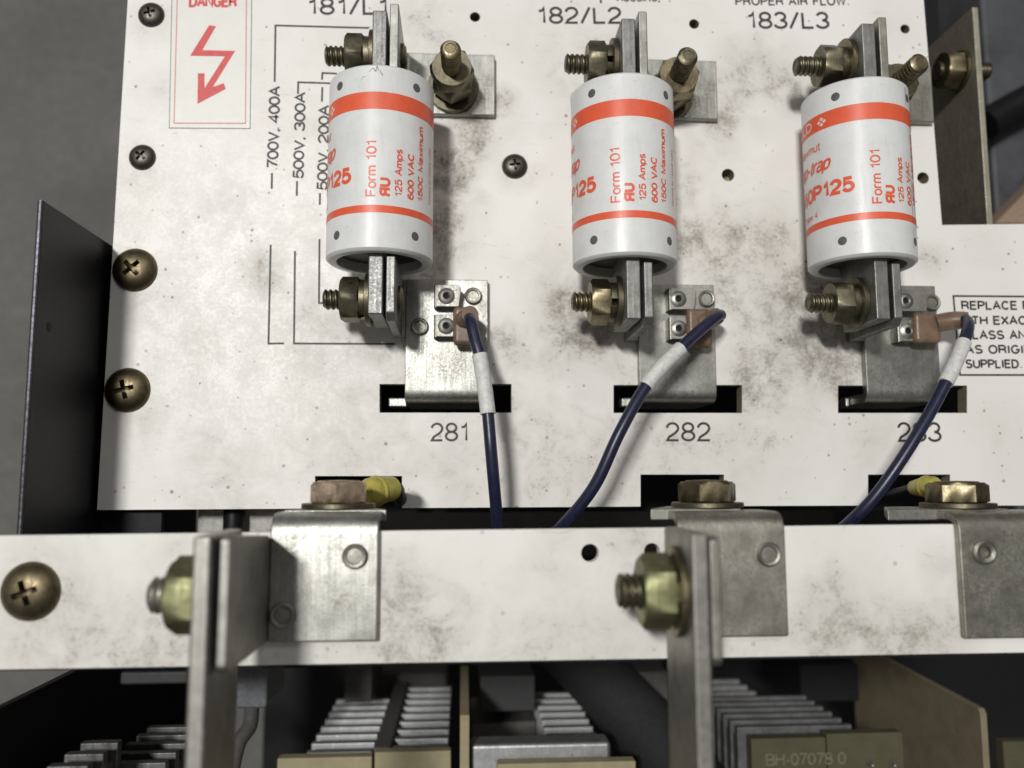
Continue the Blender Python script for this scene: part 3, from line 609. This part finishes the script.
for i in range(3):
    u, l = UP[i], LO[i]; bx = fuse_info[i][3]; f0 = bx + 2.9; FT = 2.6; T = 3.0
    # upper L bracket: base on the board, flange beside the blade
    xr = PX(u['root'][1], 85, T); y1 = PY(440, u['root'][2], T); y1 = PY((u['root'][0] + u['root'][1]) / 2, u['root'][2], T); y0 = PY((u['root'][0] + u['root'][1]) / 2, u['root'][3], T)
    t = thing('terminal_bracket', ((f0 + xr) / 2, (y0 + y1) / 2, 0), f'grey angle bracket holding the upper blade of the {ORD[i]} fuse', 'bracket', 'upper fuse brackets')
    mk('angle_plate', strip([(30.5, f0 + FT / 2), (FT / 2 + 0.05, f0 + FT / 2), (FT / 2 + 0.05, xr)], FT, 3.0, 'y', y0, y1), [mTIN, mTIN, mZINC][i], t, bevel=0.35)
    yc = PY(u['tip'][0], u['sy'], ZF)
    hbolt(i, yc, PX(u['tip'][0], u['sy'], ZF), bx, f0 + FT, ZF, 'upper', mOLIVE, [mOLIVE, mOLIVE, mYEL][i], big=(i == 2))
    # upright stud on the base
    tp = [(450.5, 48), (688.7, 55), (921, 62)][i]; bp = [(453, 89), (668, 97), (876, 103)][i]
    tip = Vector((*P(*tp, 28.5), 28.5)); b0 = Vector((*P(*bp, T), T + 0.1)); d = (tip - b0); m = axis_to(d)
    s = thing('terminal_stud', b0, f'upright threaded stud with nut on the upper bracket of the {ORD[i]} fuse', 'stud', 'upright studs on the upper brackets')
    mk('flat_washer', washer(8.2 if i < 2 else 6.5, 3.2, 1.3, b0 + Vector((0, 0, 0.05)), 'z'), mOLIVE, s)
    mk('lock_washer', split_washer(5.6, 3.2, 1.6, b0 + Vector((0, 0, 1.4)), 'z', 4.2 + i), mYEL, s)
    mk('nut', hexnut(12.0, 5.4, b0 + Vector((0, 0, 3.1)), m, rot=[.2, .5, .3][i]), mOLIVE, s)
    mk('nut', hexnut(12.0, 5.8, b0 + Vector((0, 0, 3.1)) + d.normalized() * 5.5, m, rot=[.7, .15, .8][i]), [mOLIVE, mYEL, mOLIVE][i], s)
    mk('stud', threads(3.1, d.length, b0, m, 1.5), [mYEL, mOLIVE, mYEL][i], s)
    # second rivet on the bracket base
    q = P([(428, 52), (650, 57), (890, 66)][i][0], [(428, 52), (650, 57), (890, 66)][i][1], 0)
    # lower bracket: plate that dives into the slot, with the flange at its left
    pl = l['plate']; xl, xr2 = PX(pl[0], 360, T), PX(pl[1], 360, T); yt = PY((pl[0] + pl[1]) / 2, pl[2], T); ys = PY((pl[0] + pl[1]) / 2, 392, T)
    yf = PY(l['blade'][0] + 12, l['bbot'] + 6, 30)
    lt = thing('lower_terminal', ((xl + xr2) / 2, ys, 0), f'grey metal terminal plate running from the lower blade of the {ORD[i]} fuse into its slot', 'terminal', 'lower fuse terminals')
    mk('plate', strip([(yt, T / 2 + 0.05), (ys - 1.8, T / 2 + 0.05), (ys - 1.8, -22)], T, 2.6, 'x', xl, xr2), [mZINCB, mTIN, mTIN][i], lt, bevel=0.3)
    mk('flange', prism([(yt, T + 0.06), (yt, 30.5), (yf + 2.2, 30.5), (yf, 28.3), (yf, T + 0.06)], 'x', f0, f0 + FT), mBLADE, lt, bevel=0.4)
    mk('foot', prism([(yf, 0.05), (yf, T + 0.05), (yt - 0.1, T + 0.05), (yt - 0.1, 0.05)], 'x', f0, xl - 0.02), mZINC, lt, bevel=0.3) if f0 < xl - 0.3 else None
    sl = P([388, 622, 847][i], 402, -8); sr = P([407, 641, 868][i], 402, -8)
    mk('inner_tab', box(sl[0], xl - 0.1, sl[1] - 1.5, sl[1] + 1.5, -14, -9), mZINCB, lt, bevel=0.5)
    hbolt(i, PY(l['tip'][0], l['sy'], ZF), PX(l['tip'][0], l['sy'], ZF), bx, f0 + FT, ZF, 'lower', [mOLIVE, mYEL, mOLIVE][i], mOLIVE)
    # rivets and the two quick-connect tabs
    rv = [((473, 296.5), (420, 327)), ((706, 299), (690, 333)), ((931, 303), (905, 336))][i]
    for (a, b) in rv[:2]:
        c = P(a, b, T)
        mk('rivet', lathe([(2.7, T + 0.05), (2.7, T + 0.9), (2.3, T + 1.2), (1.9, T + 1.1), (1.7, T + 0.35), (0, T + 0.3)], (c[0], c[1], 0.05), 'z', 24), mZINC, lt)
    hx = [((446.5, 296), (446.3, 326)), ((678.5, 299), (679, 328.5)), ((905.5, 301), (908, 331))][i]
    for k, (a, b) in enumerate(hx):
        c = P(a, b, 8); w0, w1 = [(3.2, 4.6), (2.4, 5.8), (2.6, 7.5)][i]
        outl = [(c[0] - w0, c[1] - 3.3), (c[0] + w1 - (0.8 if k == 0 else 0), c[1] - 3.3), (c[0] + w1, c[1] + 2.6), (c[0] + w1 - 1.2, c[1] + 3.6), (c[0] - w0, c[1] + 3.6)]
        tb = mk('quick_connect_tab', curve_mesh([outl, circle(c, 0.85, 16)], 7.2, 8.0), mSTEEL, lt, bevel=0.2)
        mk('tab_leg', strip([(7.2, c[0] - w0 + 0.4), (7.2 - 0.02, c[0] - w0 - 0.25), (T + 0.06, c[0] - w0 - 0.25)], 0.8, 0.3, 'y', c[1] - 3.3, c[1] + 3.6), mZINC, tb)
        mk('dimple', lathe([(0.86, 7.5), (0.95, 8.3), (1.3, 8.55), (2.1, 8.35), (2.6, 8.0)], (c[0], c[1], 0), 'z', 24, cap=False), mTIN, tb)
        mk('hole_shade', lathe([(0.84, 7.0), (0.84, 7.4), (0, 7.4)], (c[0], c[1], 0), 'z', 16), mHOLE, tb)  # black disc paints the shade inside the tab hole

# ------------------------------------------------------------------ wires
def wire(i, boot, barrel, path, sl):
    """path: list of (px, py, z); sl = start and end of the white sleeve along it"""
    base = (*P(*path[-1][:2], path[-1][2]), path[-1][2])
    t = thing('wire', base, ['navy wire dropping straight from the leftmost fuse past the number 281', 'navy wire curving down left from the middle fuse past the number 282', 'navy wire crossing the number 283 below the rightmost fuse'][i], 'wire', 'navy wires with white marker sleeves')
    pts = smoothpts([(*P(a, b, z), z) for a, b, z in path], 10); R = 1.75
    mk('insulation', tube(pts, R, 16), mBLUE, t)
    n0, n1 = sl; mk('marker_sleeve', tube(pts[n0:n1 + 1], R + 0.45, 18), mSLEEVE, t, bevel=0)
    x0, y1 = P(boot[0], boot[1], 10); x1, y0 = P(boot[2], boot[3], 10)
    bb = mk('connector_boot', box(x0, x1, y0, y1, 6.2, 10.2), mNYLON, t, bevel=1.5)
    bar = smoothpts([(*P(a, b, z), z) for a, b, z in barrel], 6)
    mk('barrel', tube(bar, [2.9] * (len(bar) - 4) + [2.8, 2.7, 2.6, 2.5], 20), mNYLON, bb)
wire(0, (453, 306, 475, 345), [(464, 320, 9), (468, 317, 12.5), (470, 314, 17)], [(468.5, 318, 15), (471, 322, 20), (475, 340, 22), (480.5, 360, 23), (487, 405, 24), (491, 450, 25), (495, 495, 22), (498, 530, 16), (499, 560, 2)], (28, 42))
wire(1, (687, 308, 714, 347), [(700, 325, 9), (710, 320, 10), (718, 315.5, 13)], [(721, 315, 12), (712, 320, 16), (684, 345, 20), (649, 382, 24), (620, 432, 26), (595, 485, 24), (565, 523, 18), (540, 545, 6)], (21, 31))
wire(2, (914, 312, 943, 343), [(935, 324, 9), (950, 321, 10), (968, 320, 12)], [(955, 321, 11), (967, 321, 14), (966, 336, 20), (948, 378, 25), (917, 435, 27), (880, 490, 25), (850, 522, 20), (820, 545, 8)], (22, 31))

# ------------------------------------------------------------------ white rail across the bottom, brackets, straps
ZB = 60.0
rl = [P(-60, 670.5, ZB), P(1110, 651, ZB), P(1110, 522.5, ZB), P(-60, 536.5, ZB)]
rail = mk('white_rail', curve_mesh([rl, circle(P(590, 553, ZB), 2.15, 24), circle(P(652, 551, ZB), 1.9, 24)], ZB - 3, ZB), mBAR)
setp(rail, 'white painted steel rail running across below the mounting board', 'rail')
under = mk('lower_flange', hexa([(*P(-60, 671, ZB - 4), ZB - 40), (*P(1110, 653, ZB - 4), ZB - 40), (*P(1110, 650, ZB - 4), ZB - 40), (*P(-60, 668, ZB - 4), ZB - 40),
        (*P(-60, 671, ZB - 4), ZB - 3.1), (*P(1110, 653, ZB - 4), ZB - 3.1), (*P(1110, 650, ZB - 4), ZB - 3.1), (*P(-60, 668, ZB - 4), ZB - 3.1)]), mDARK, rail)
def rail_bracket(i, x0p, x1p, ytp, ybp, rivets, flange, mat, label):
    TB = 2.2; z0 = ZB + 0.1; zc = z0 + TB / 2; zf = z0 + TB
    xa, xb = PX(x0p, 580, zf), PX(x1p, 580, zf); yt = PY((x0p + x1p) / 2, ytp, zf); yb = PY((x0p + x1p) / 2, ybp, zf)
    t = thing('rail_bracket', ((xa + xb) / 2, yb, z0), label, 'bracket', 'steel brackets riveted to the white rail')
    mk('mounting_plate', strip([(yb, zc), (yt - TB / 2, zc), (yt - TB / 2, 46)], TB, 4.0, 'x', xa, xb, 8), mat, t, bevel=0.4)
    for k, (a, b, hol) in enumerate(rivets):
        c = P(a, b, zf); r = 2.9
        prof = [(r, zf - 0.02), (r, zf + 0.8), (r * .86, zf + 1.15), (r * .66, zf + 1.0), (r * .6, zf + 0.55), (0, zf + 0.6)] if not hol else [(r, zf - .02), (r, zf + 1.0), (r * .8, zf + 1.4), (r * .5, zf + 1.1), (r * .42, zf - 0.4), (0, zf - 0.4)]
        mk('rivet', lathe(prof, (c[0], c[1], 0), 'z', 28), mZINC, t)
    if flange:
        fy1 = PY(*flange[0], 95); fy0 = PY(*flange[1], 95)
        mk('side_flange', prism([(fy0, z0), (fy0 + 0.2, 93.5), (fy0 + 1.6, 95), (fy1 - 1.0, 95), (fy1, 94), (yt - 5, z0 + 3), (yt - 6.5, z0)], 'x', xa - 2.2, xa - 0.02), mSTEEL if i == 0 else mZINC, t, bevel=0.5)
    return xa, zf
xa1, _ = rail_bracket(0, 269, 378, 513, 642, [(355, 556, 0), (283, 615, 0)], ((226, 535), (224, 677)), mZINCB, 'bright bracket at the left of the white rail with a shadow across it')
xa2, _ = rail_bracket(1, 679, 787, 512, 637, [(768, 554, 0), (690, 612, 0)], ((716, 536), (718, 669)), mZINC, 'dull grey bracket behind the right-hand strap, with one visible rivet')
rail_bracket(2, 962, 1085, 512, 638, [(983, 552, 1), (1065, 615, 0)], None, mZINC, 'dull bracket cut off by the right edge of the picture')
def strap(i, x_out, ytop, z0, z1, label):
    yt = PY(*ytop, z1)
    o = mk('vertical_strap', prism([(-190, z0), (-190, z1), (yt, z1), (yt, z0)], 'x', x_out - 3.6, x_out), [mSTEEL, mSTEEL][i], bevel=0.7, origin=(x_out, -190, z0))
    return setp(o, label, 'strap', 'vertical flat metal straps')
strap(0, xa1 - 3.2, (200, 536), 74, 96.5, 'flat metal strap standing on edge at the left end of the rail')
strap(1, xa2 - 2.4, (698, 533), 73, 95.5, 'flat metal strap standing on edge in front of the dull middle bracket')
for i, (xs, py, tipx, nm, rot, lab) in enumerate(((xa1 - 6.85, 595, 151, mGREEN, 0.02, 'nut with a green glow and stud on the left side of the left strap'), (xa2 - 6.05, 591, 617, mGREEN, 0.08, 'nut with a green glow, washer and stud on the left side of the right-hand strap'))):
    z = 84.5; y = PY(180 if i == 0 else 650, py, z); m = axis_to((-1, 0, 0)); xt = PX(tipx, py, z)
    t = thing('strap_bolt', (xs, y, z), lab, 'bolt', 'bolts through the straps')
    mk('flat_washer', washer(9.3 if i else 7.6, 4.2, 1.4 if i else 0.8, (xs - 0.02, y, z), m), mYEL, t)
    mk('nut', hexnut(13.6, 6.6 if i else 6.2, (xs - (1.45 if i else 0.85), y, z), m, rot=rot), nm, t)
    mk('stud', threads(3.7, xs - xt, (xs, y, z), m, 1.5), mZINC if i == 0 else mOLIVE, t)

# link plates under the vertical bolts
def link(i, xl, xr, ytop, bolt, lab, blab, rot, mat):
    z1 = 53.0; yt = PY((xl + xr) / 2, ytop, z1); a, b = PX(xl, ytop, z1), PX(xr, ytop, z1)
    o = mk('link_plate', prism([(z1, a), (z1, b), (34, b - 7), (34, a + 9)], 'y', yt - 2.9, yt), mSTEEL, bevel=0.4, origin=((a + b) / 2, yt - 2.9, 0)); setp(o, lab, 'plate', 'link plates on the rail brackets')
    zb = 45.0; bx = PX(bolt[0], 495, zb)
    t = thing('link_bolt', (bx, yt, zb), blab, 'bolt', 'hex bolts on the link plates')
    mk('flat_washer', washer(9.2, 4.2, 1.3, (bx, yt + 0.02, zb), 'y'), mOLIVE, t)
    mk('bolt_head', hexnut(13.2, 5.3, (bx, yt + 1.35, zb), 'y', rot=rot, head=True), mat, t)
    mk('head_cap', lathe([(5.6, 0), (5.2, 0.35), (0, 0.5)], (bx, yt + 6.6, zb), 'y', 32), mat, t)
    return bx, yt
l1 = link(0, 283, 387, 509.5, (339, 0), 'flat link plate under the hex bolt of the bright left bracket', 'hex bolt with a copper-coloured gleam above the bright left bracket', 0.05, metal('copper_gleam_zinc', (0.78, 0.60, 0.46), (0.40, 0.32, 0.23), 0.48, g=0.35))  # coppery tone paints a reflected gleam on an olive-brown head
l2 = link(1, 650, 742, 508.5, (707, 0), 'flat link plate under the hex bolt of the dull middle bracket', 'brassy hex bolt above the dull middle bracket', math.pi / 6, mYEL)
l3 = link(2, 887, 1010, 509, (957, 0), 'flat link plate at the right of the rail, beside the wire end', 'yellow-brown hex bolt at the right end of the rail', 0.05, mYEL)
def boot(px0, py0, px1, py1, z0, z1, r0, r1, lab):
    a = Vector((*P(px0, py0, z0), z0)); b = Vector((*P(px1, py1, z1), z1)); pts = [a.lerp(b, k / 10) for k in range(11)]
    rr = [r0 * .75, r0 * .95, r0, r0, r0 * .97] + [r0 + (r1 - r0) * k / 5 for k in range(1, 6)] + [r1 * .55]
    bm = tube(pts, rr, 20)
    o = mk('ring_terminal_boot', bm, mYPL, origin=a)
    d_ = (b - a).normalized(); mk('collar', tube([a.lerp(b, 0.30), a.lerp(b, 0.36), a.lerp(b, 0.42)], [r0 * 1.0, r0 * 1.1, r0 * 1.0], 20), mYPL, o)
    mk('cable', tube(smoothpts([a.lerp(b, 0.85), b + d_ * 0.5 + Vector((0, -0.5, -2)), b + Vector((0, -2, -12)), b + Vector((0, -5, -30)), b + Vector((0, -6, -60))]), r1 * 0.62, 12), mBLACK, o)
    setp(o, lab, 'terminal boot', 'yellow terminal boots')
boot(365, 493, 395, 488, 30, 20, 4.0, 3.4, 'yellow insulated terminal boot beside the left hex bolt')
boot(936, 486, 912, 488, 30, 18, 3.0, 2.2, 'yellow terminal boot half hidden behind the right hex bolt')

# ------------------------------------------------------------------ black side panels and frame
xs = PX(108, 300, -2); yT = PY(110, 245, -3); yB = PY(97, 540, 0)
sp_ = thing('black_side_panel', (xs, yB, -20), 'tall black sheet standing on edge at the left of the white board', 'panel')
zf = 39.5
mk('upright_sheet', prism([(yB - 5, -100), (yB - 5, zf), (yT, zf), (yT, -100)], 'x', xs - 1.9, xs - 0.4), mBLACK, sp_, bevel=0.2)
mk('worn_front_edge', prism([(yB - 5, zf + .02), (yT, zf + .02), (yT, zf + 0.25), (yB - 5, zf + 0.25)], 'x', xs - 1.3, xs - 0.8), mBLACKE, sp_, label='scratched bare-metal front edge')
mk('return_flange', box(xs - 0.4, PX(162, 520, -5.2), yB - 8, yT - 2, -7.2, -5.2), mBLACK, sp_, bevel=0.3)
zz = min((abs(PX(49, 327, k * 0.25) - (xs - 0.4)), k * 0.25) for k in range(0, 150))[1]
mk('painted_hole', lathe([(1.3, 0), (1.3, 0.05), (0, 0.05)], (xs - 0.4, PY(49, 327, zz), zz), axis_to((1, 0, 0)), 18), mHOLE, sp_)  # flat black disc painted as the dark of a hole
lp = thing('lower_side_panel', (xs, -150, -20), 'black sheet below the left end of the white rail', 'panel')
yl = PY(0, 726, 60)
mk('sheet', prism([(-190, -120), (-190, 61), (yl, 61), (yl, -120)], 'x', xs - 2.2, xs), mBLACK, lp, bevel=0.2)
mk('inner_flange', box(xs + 0.02, xs + 60, yl - 14, yl - 3, -60, -58), mDARK, lp)
# dark sheets added so the slots and the space below look into shade
added_backing = mk('dark_slot_backing', box(PX(240, 400, -60), PX(944, 100, -60), PY(512, 512, -60), PY(300, -70, -60), -64, -60), mDARK); setp(added_backing, 'added dark sheet behind the white board, seen through the slots', 'shade_backing')
added_back_sheet = mk('dark_back_sheet', box(xs, 420, -300, -46, -234, -230), mDARK); setp(added_back_sheet, 'added dark sheet deep below the white rail', 'shade_backing')
# pale bits in the gap at the left
a0 = P(196, 509, -14); a1 = P(300, 534, -14)
o = mk('pale_duct', box(a0[0], a1[0], a1[1] - 30, a0[1] + 2, -40, -14), mPALE, bevel=2.5); setp(o, 'pale grey plastic duct seen in the gap left of the bright bracket', 'duct')
q = P(231, 520, -7)
t = thing('dark_lug', (q[0], q[1], -19), 'small black lug with yellow strands in the gap above the left bracket', 'lug')
mk('barrel', lathe([(3.0, -9), (3.3, -8), (3.3, 6), (2.8, 7), (0, 7)], (q[0], q[1], -10.5), 'y', 20), mBLACK, t)
for k in (-1, 1): mk('strand', tube([(q[0] + k * 1.5, q[1] - 8, -10.4), (q[0] + k * 1.1, q[1] + 1, -10.2), (q[0] + k * 1.4, q[1] + 5, -10.6)], 0.5, 8), mYPL, t)

# ------------------------------------------------------------------ metal angle at the upper right
zr = -6.0; xr = PX(976, 60, zr); yr1 = PY(975, 7, zr); yr0 = PY(984, 300, zr)
t = thing('support_angle', (xr, yr0, -60), 'olive-grey steel angle standing on edge at the upper right behind the board', 'angle')
mk('web', box(xr, xr + 2.1, yr0, yr1, -59.9, zr), mOLV, t, bevel=0.3)
mk('foot', box(xr - 20, xr - 0.02, yr0, yr1, -59.9, -57.8), mOLV, t, bevel=0.3)
z = -15.0; y = PY(955, 71, z)
t = thing('angle_bolt', (xr, y, z), 'brassy nut and bolt through the olive-grey steel angle', 'bolt')
mk('flat_washer', washer(7.0, 3.4, 1.3, (xr - .02, y, z), axis_to((-1, 0, 0))), mOLIVE, t)
mk('nut', hexnut(12.2, 6.0, (xr - 1.4, y, z), axis_to((-1, 0, 0)), rot=0.05), mYEL, t)
mk('stud', threads(3.1, 19.5, (xr - 9, y, z), axis_to((1, 0, 0)), 1.3), mOLIVE, t)
# dark cabinet and timber beyond
o = mk('dark_cabinet', box(PX(988, 100, -110), 420, -60, PY(1000, -80, -110) + 40, -299, -110), mBLUEST, bevel=2); setp(o, 'dark blue-grey cabinet out of focus beyond the steel angle', 'cabinet')
tb = hexa([(*P(990, 226, -95), -108), (*P(1060, 226, -95), -108), (*P(1060, 130, -95), -108), (*P(1040, 176, -95), -108), (*P(990, 226, -95), -92), (*P(1060, 226, -95), -92), (*P(1060, 130, -95), -92), (*P(1040, 176, -95), -92)])
o = mk('timber_offcut', tb, mWOOD, bevel=1); setp(o, 'brown timber corner at the right edge above the board', 'timber')
o = mk('black_hose', tube(smoothpts([(*P(985, 125, -100), -100), (*P(1010, 110, -100), -100), (*P(1050, 90, -100), -98), (*P(1100, 70, -100), -98)]), 7.5, 16), mBLACK); setp(o, 'black hose lying on the dark cabinet at the right edge', 'hose')

# ------------------------------------------------------------------ heat sinks and boards below the rail
def sink(name, x0, x1, yf_, yb_, n, zf_, lab, mat=mALU, depth=45, base=True, spine=None):
    """stack of fins across the depth, top edges level: front fin at pixel row yf_, last at yb_"""
    d1 = D - zf_; yw = PY((x0 + x1) / 2, yf_, zf_); xa, xb = PX(x0, yf_, zf_), PX(x1, yf_, zf_)
    # depth at which the same height shows at pixel row yb_
    lo, hi = zf_ - 200, zf_
    for _ in range(40):
        mid = (lo + hi) / 2
        if PY((x0 + x1) / 2, yb_, mid) > yw: hi = mid
        else: lo = mid
    lo, hi = zf_ - 250, zf_; best = min((abs(PY((x0 + x1) / 2, yb_, zf_ - k) - yw), k) for k in range(2, 200)); zb = zf_ - best[1]
    t = thing(name, ((xa + xb) / 2, yw - depth, zb), lab, 'heat sink', 'finned heat sinks below the rail')
    p = (zf_ - zb) / (n - 1); me = None
    for k in range(n):
        z = zf_ - p * k
        if me is None:
            o = mk('fin', box(xa, xb, yw - depth, yw, z - p * 0.34, z), mat, t, bevel=0.4); me = o.data; z00 = z; o0 = o
        else:
            c = o0.copy(); scn.collection.objects.link(c); c.parent = t; c.location = (0, 0, (z - z00) * MM)
    mk('base', box(xa + 1, xb - 1, yw - depth + 0.1, yw - 4.5, zb - 3, zf_ - 1.5), mDUSK, t)
    return t, yw, xa, xb, zb
ALL = 'finned heat sink below the bright bracket, its left column of fins'
ZL = -48.0
mSHADOWFIN = metal('shadowed_fin', (0.25, 0.25, 0.255), (0.17, 0.17, 0.175), 0.62)  # aluminium fins again, with their shadow put into the tone
mLIFTFIN = metal('lifted_fin', (0.55, 0.55, 0.54), (0.36, 0.36, 0.355), 0.62)  # fin tone lifted pale to show up in shade
sink('heat_sink', 306, 372, 752, 700, 8, ZL, ALL)
h, yw, xa, xb, zb = sink('heat_sink', 392, 448, 748, 688, 9, ZL, 'finned heat sink beside the cream upright sheet, its fins nearest the centre')
o = mk('clamp_block', box(PX(373.5, 748, ZL), xa - 0.3, yw - 45, yw + 0.8, zb - 40, ZL + 1), mDUSK, bevel=0.8); setp(o, 'grey clamp block between two columns of fins', 'block')
o = mk('grey_block', box(PX(366, 686, zb - 10), PX(447, 686, zb - 10), yw - 30, yw + 4.0, zb - 44, zb - 10), mDUSK, bevel=1.2); setp(o, 'grey block behind the fins next to the cream upright sheet', 'block')
sink('heat_sink', 549, 602, 744, 693, 8, ZL, 'small finned heat sink right of the cream upright sheet, below the rail')
sink('heat_sink', 737, 852, 726, 696, 6, ZL - 6, 'shadowed heat sink below the dull middle bracket', mat=mSHADOWFIN)
sink('heat_sink', 716, 775, 706, 680, 5, ZL - 60, 'far heat sink in the dark just right of the right-hand strap', mat=mLIFTFIN)
mSHADEFIN = metal('shade_toned_fin', (0.20, 0.20, 0.198), (0.11, 0.11, 0.108), 0.6)  # fin copy darkened in colour for the shade at the lower left
sink('heat_sink', 100, 166, 763, 728, 5, 18, 'dark heat sink at the lower left beneath the rail', mat=mSHADEFIN)
sink('heat_sink', 46, 88, 766, 744, 3, 40, 'dark heat sink in the lower left corner', mat=mSHADEFIN)
def slab(name, x0, x1, ytop, z0, z1, mat, lab, cat, depth=50, bev=0.5, grp=None):
    yt = PY((x0 + x1) / 2, ytop, z1); a, b = PX(x0, ytop, z1), PX(x1, ytop, z1)
    o = mk(name, box(a, b, yt - depth, yt, z0, z1), mat, bevel=bev, origin=((a + b) / 2, yt - depth, z0)); return setp(o, lab, cat, grp)
slab('cream_board', 277, 372, 757.5, ZL + 2, ZL + 7, mCREAM, 'cream board edge in front of the left fins', 'board', grp='cream laminate boards')
slab('cream_board', 374.5, 451, 751.5, ZL + 1.5, ZL + 6, mCREAM, 'cream board edge in front of the fins beside the upright cream sheet', 'board', grp='cream laminate boards')
slab('cream_board', 497, 636, 762.5, ZL + 14, ZL + 19, mCREAM, 'cream board edge at the bottom of the picture in front of the small heat sink', 'board', grp='cream laminate boards')
slab('aluminium_bar', 470, 611, 743, ZL + 2, ZL + 12, mALU, 'bright aluminium bar in front of the small heat sink', 'bar', depth=20, bev=1.5)
ob = slab('shaded_board', 751, 826, 738, ZL, ZL + 5, mSHADEBRD, 'shade-toned laminate board with faint lettering at the lower right', 'board', grp='shade-toned laminate boards')
ob2 = slab('shaded_board', 826.6, 903, 733, ZL, ZL + 5, mSHADEBRD, 'shade-toned laminate board right of the one with faint lettering', 'board', grp='shade-toned laminate boards')
slab('shaded_board', 1003, 1060, 741, ZL - 20, ZL - 15, mSHADEBRD, 'shade-toned laminate board in the lower right corner beyond the slanting sheet', 'board', grp='shade-toned laminate boards')
zt = ZL + 5
bm = text_bm('BH-07078 0', PX(846, 757, zt) - PX(766, 757, zt), 4.2, bold=0.14); q = P(766, 766, zt)
bmesh.ops.translate(bm, verts=bm.verts, vec=(q[0], q[1], zt + 0.1)); mk('printed_text', bm, plain('faded_print', (0.16, 0.15, 0.095), 0.6), ob)
for k, px_ in enumerate((869, 891)):
    c = P(px_, 763, zt); mk('solder_pin', lathe([(1.3, 0), (1.1, 0.8), (0.6, 1.6), (0.5, 3.2), (0, 3.4)], (c[0], c[1], zt), 'z', 14), mALU, ob2)
# upright sheets (edge on / receding)
def xsheet(name, front_top, zf_, ratio, th, mat, lab, drop=0.0, cat='sheet'):
    x, y = P(*front_top, zf_); zb = D - (D - zf_) * ratio
    o = mk(name, prism([(y - 70, zb), (y - 70, zf_), (y - 1.5, zf_), (y, zf_ - 1.2), (y + drop, zb)], 'x', x, x + th), mat, bevel=0.35, origin=(x, y - 70, zb)); return setp(o, lab, cat, 'upright laminate sheets')
xsheet('cream_sheet', (460, 716), ZL + 18, 1.26, 3.2, mCREAM, 'cream upright sheet seen edge-on between two heat sinks')
xsheet('shaded_sheet', (980, 709), ZL + 20, 1.33, 2.4, plain('shaded_phenolic', (0.20, 0.165, 0.105), 0.7, 0.15, 0.12), 'shade-toned laminate sheet slanting into the dark at the lower right', drop=5.0)  # dark tone carries the shade on a cream sheet
# hoses, dark blocks
def hose(pts, r, lab, mat=mHOSE):
    o = mk('hose', tube(smoothpts([(*P(a, b, z), z) for a, b, z in pts]), r, 20), mat); setp(o, lab, 'hose', 'hoses and cables below the rail')
hose([(560, 640, -110), (600, 680, -90), (650, 735, -65), (700, 800, -40)], 13, 'thick dark hose running diagonally beside the right-hand strap')
hose([(640, 650, -130), (660, 700, -110), (690, 760, -90), (710, 800, -80)], 7, 'thinner grey hose behind the right-hand strap', mDUSK)
slab('dark_block', 632, 668, 672, -115, -90, mDUSK, 'dark block behind the right-hand strap under the rail', 'block', depth=12)
slab('grey_block', 236, 268, 668, -30, -5, plain('slate', (0.10, 0.105, 0.115), 0.6), 'slate-grey block under the rail beside the left strap', 'block', depth=12, bev=1.0)
hose([(252, 700, -30), (250, 725, -25), (238, 745, -20), (228, 790, -15)], 2.4, 'thin curved grey hose beside the left strap', mDUSK)
slab('dark_block', 345, 372, 668, -150, -100, mDUSK, 'narrow grey block in the dark under the bright bracket', 'block', depth=14)
slab('dark_block', 480, 535, 676, -140, -90, mHOSE, 'dark block under the rail left of the small heat sink', 'block', depth=14)
slab('dark_block', 472, 536, 722, -140, -100, mDUSK, 'dusty block behind the bright aluminium bar', 'block', depth=30)
hose([(205, 690, -60), (190, 720, -55), (150, 735, -58), (100, 730, -70), (60, 745, -80)], 3.2, 'black cable draped over the dark heat sinks at the lower left', mBLACK)
slab('dark_block', 800, 858, 664, -160, -110, mDARK, 'black block in the dark behind the slanting laminate sheet', 'block', depth=16)
slab('dark_block', 120, 188, 671.5, 40, 52, mHOSE, 'scratched dark bar end showing under the left end of the rail', 'block', depth=3, bev=0.6)
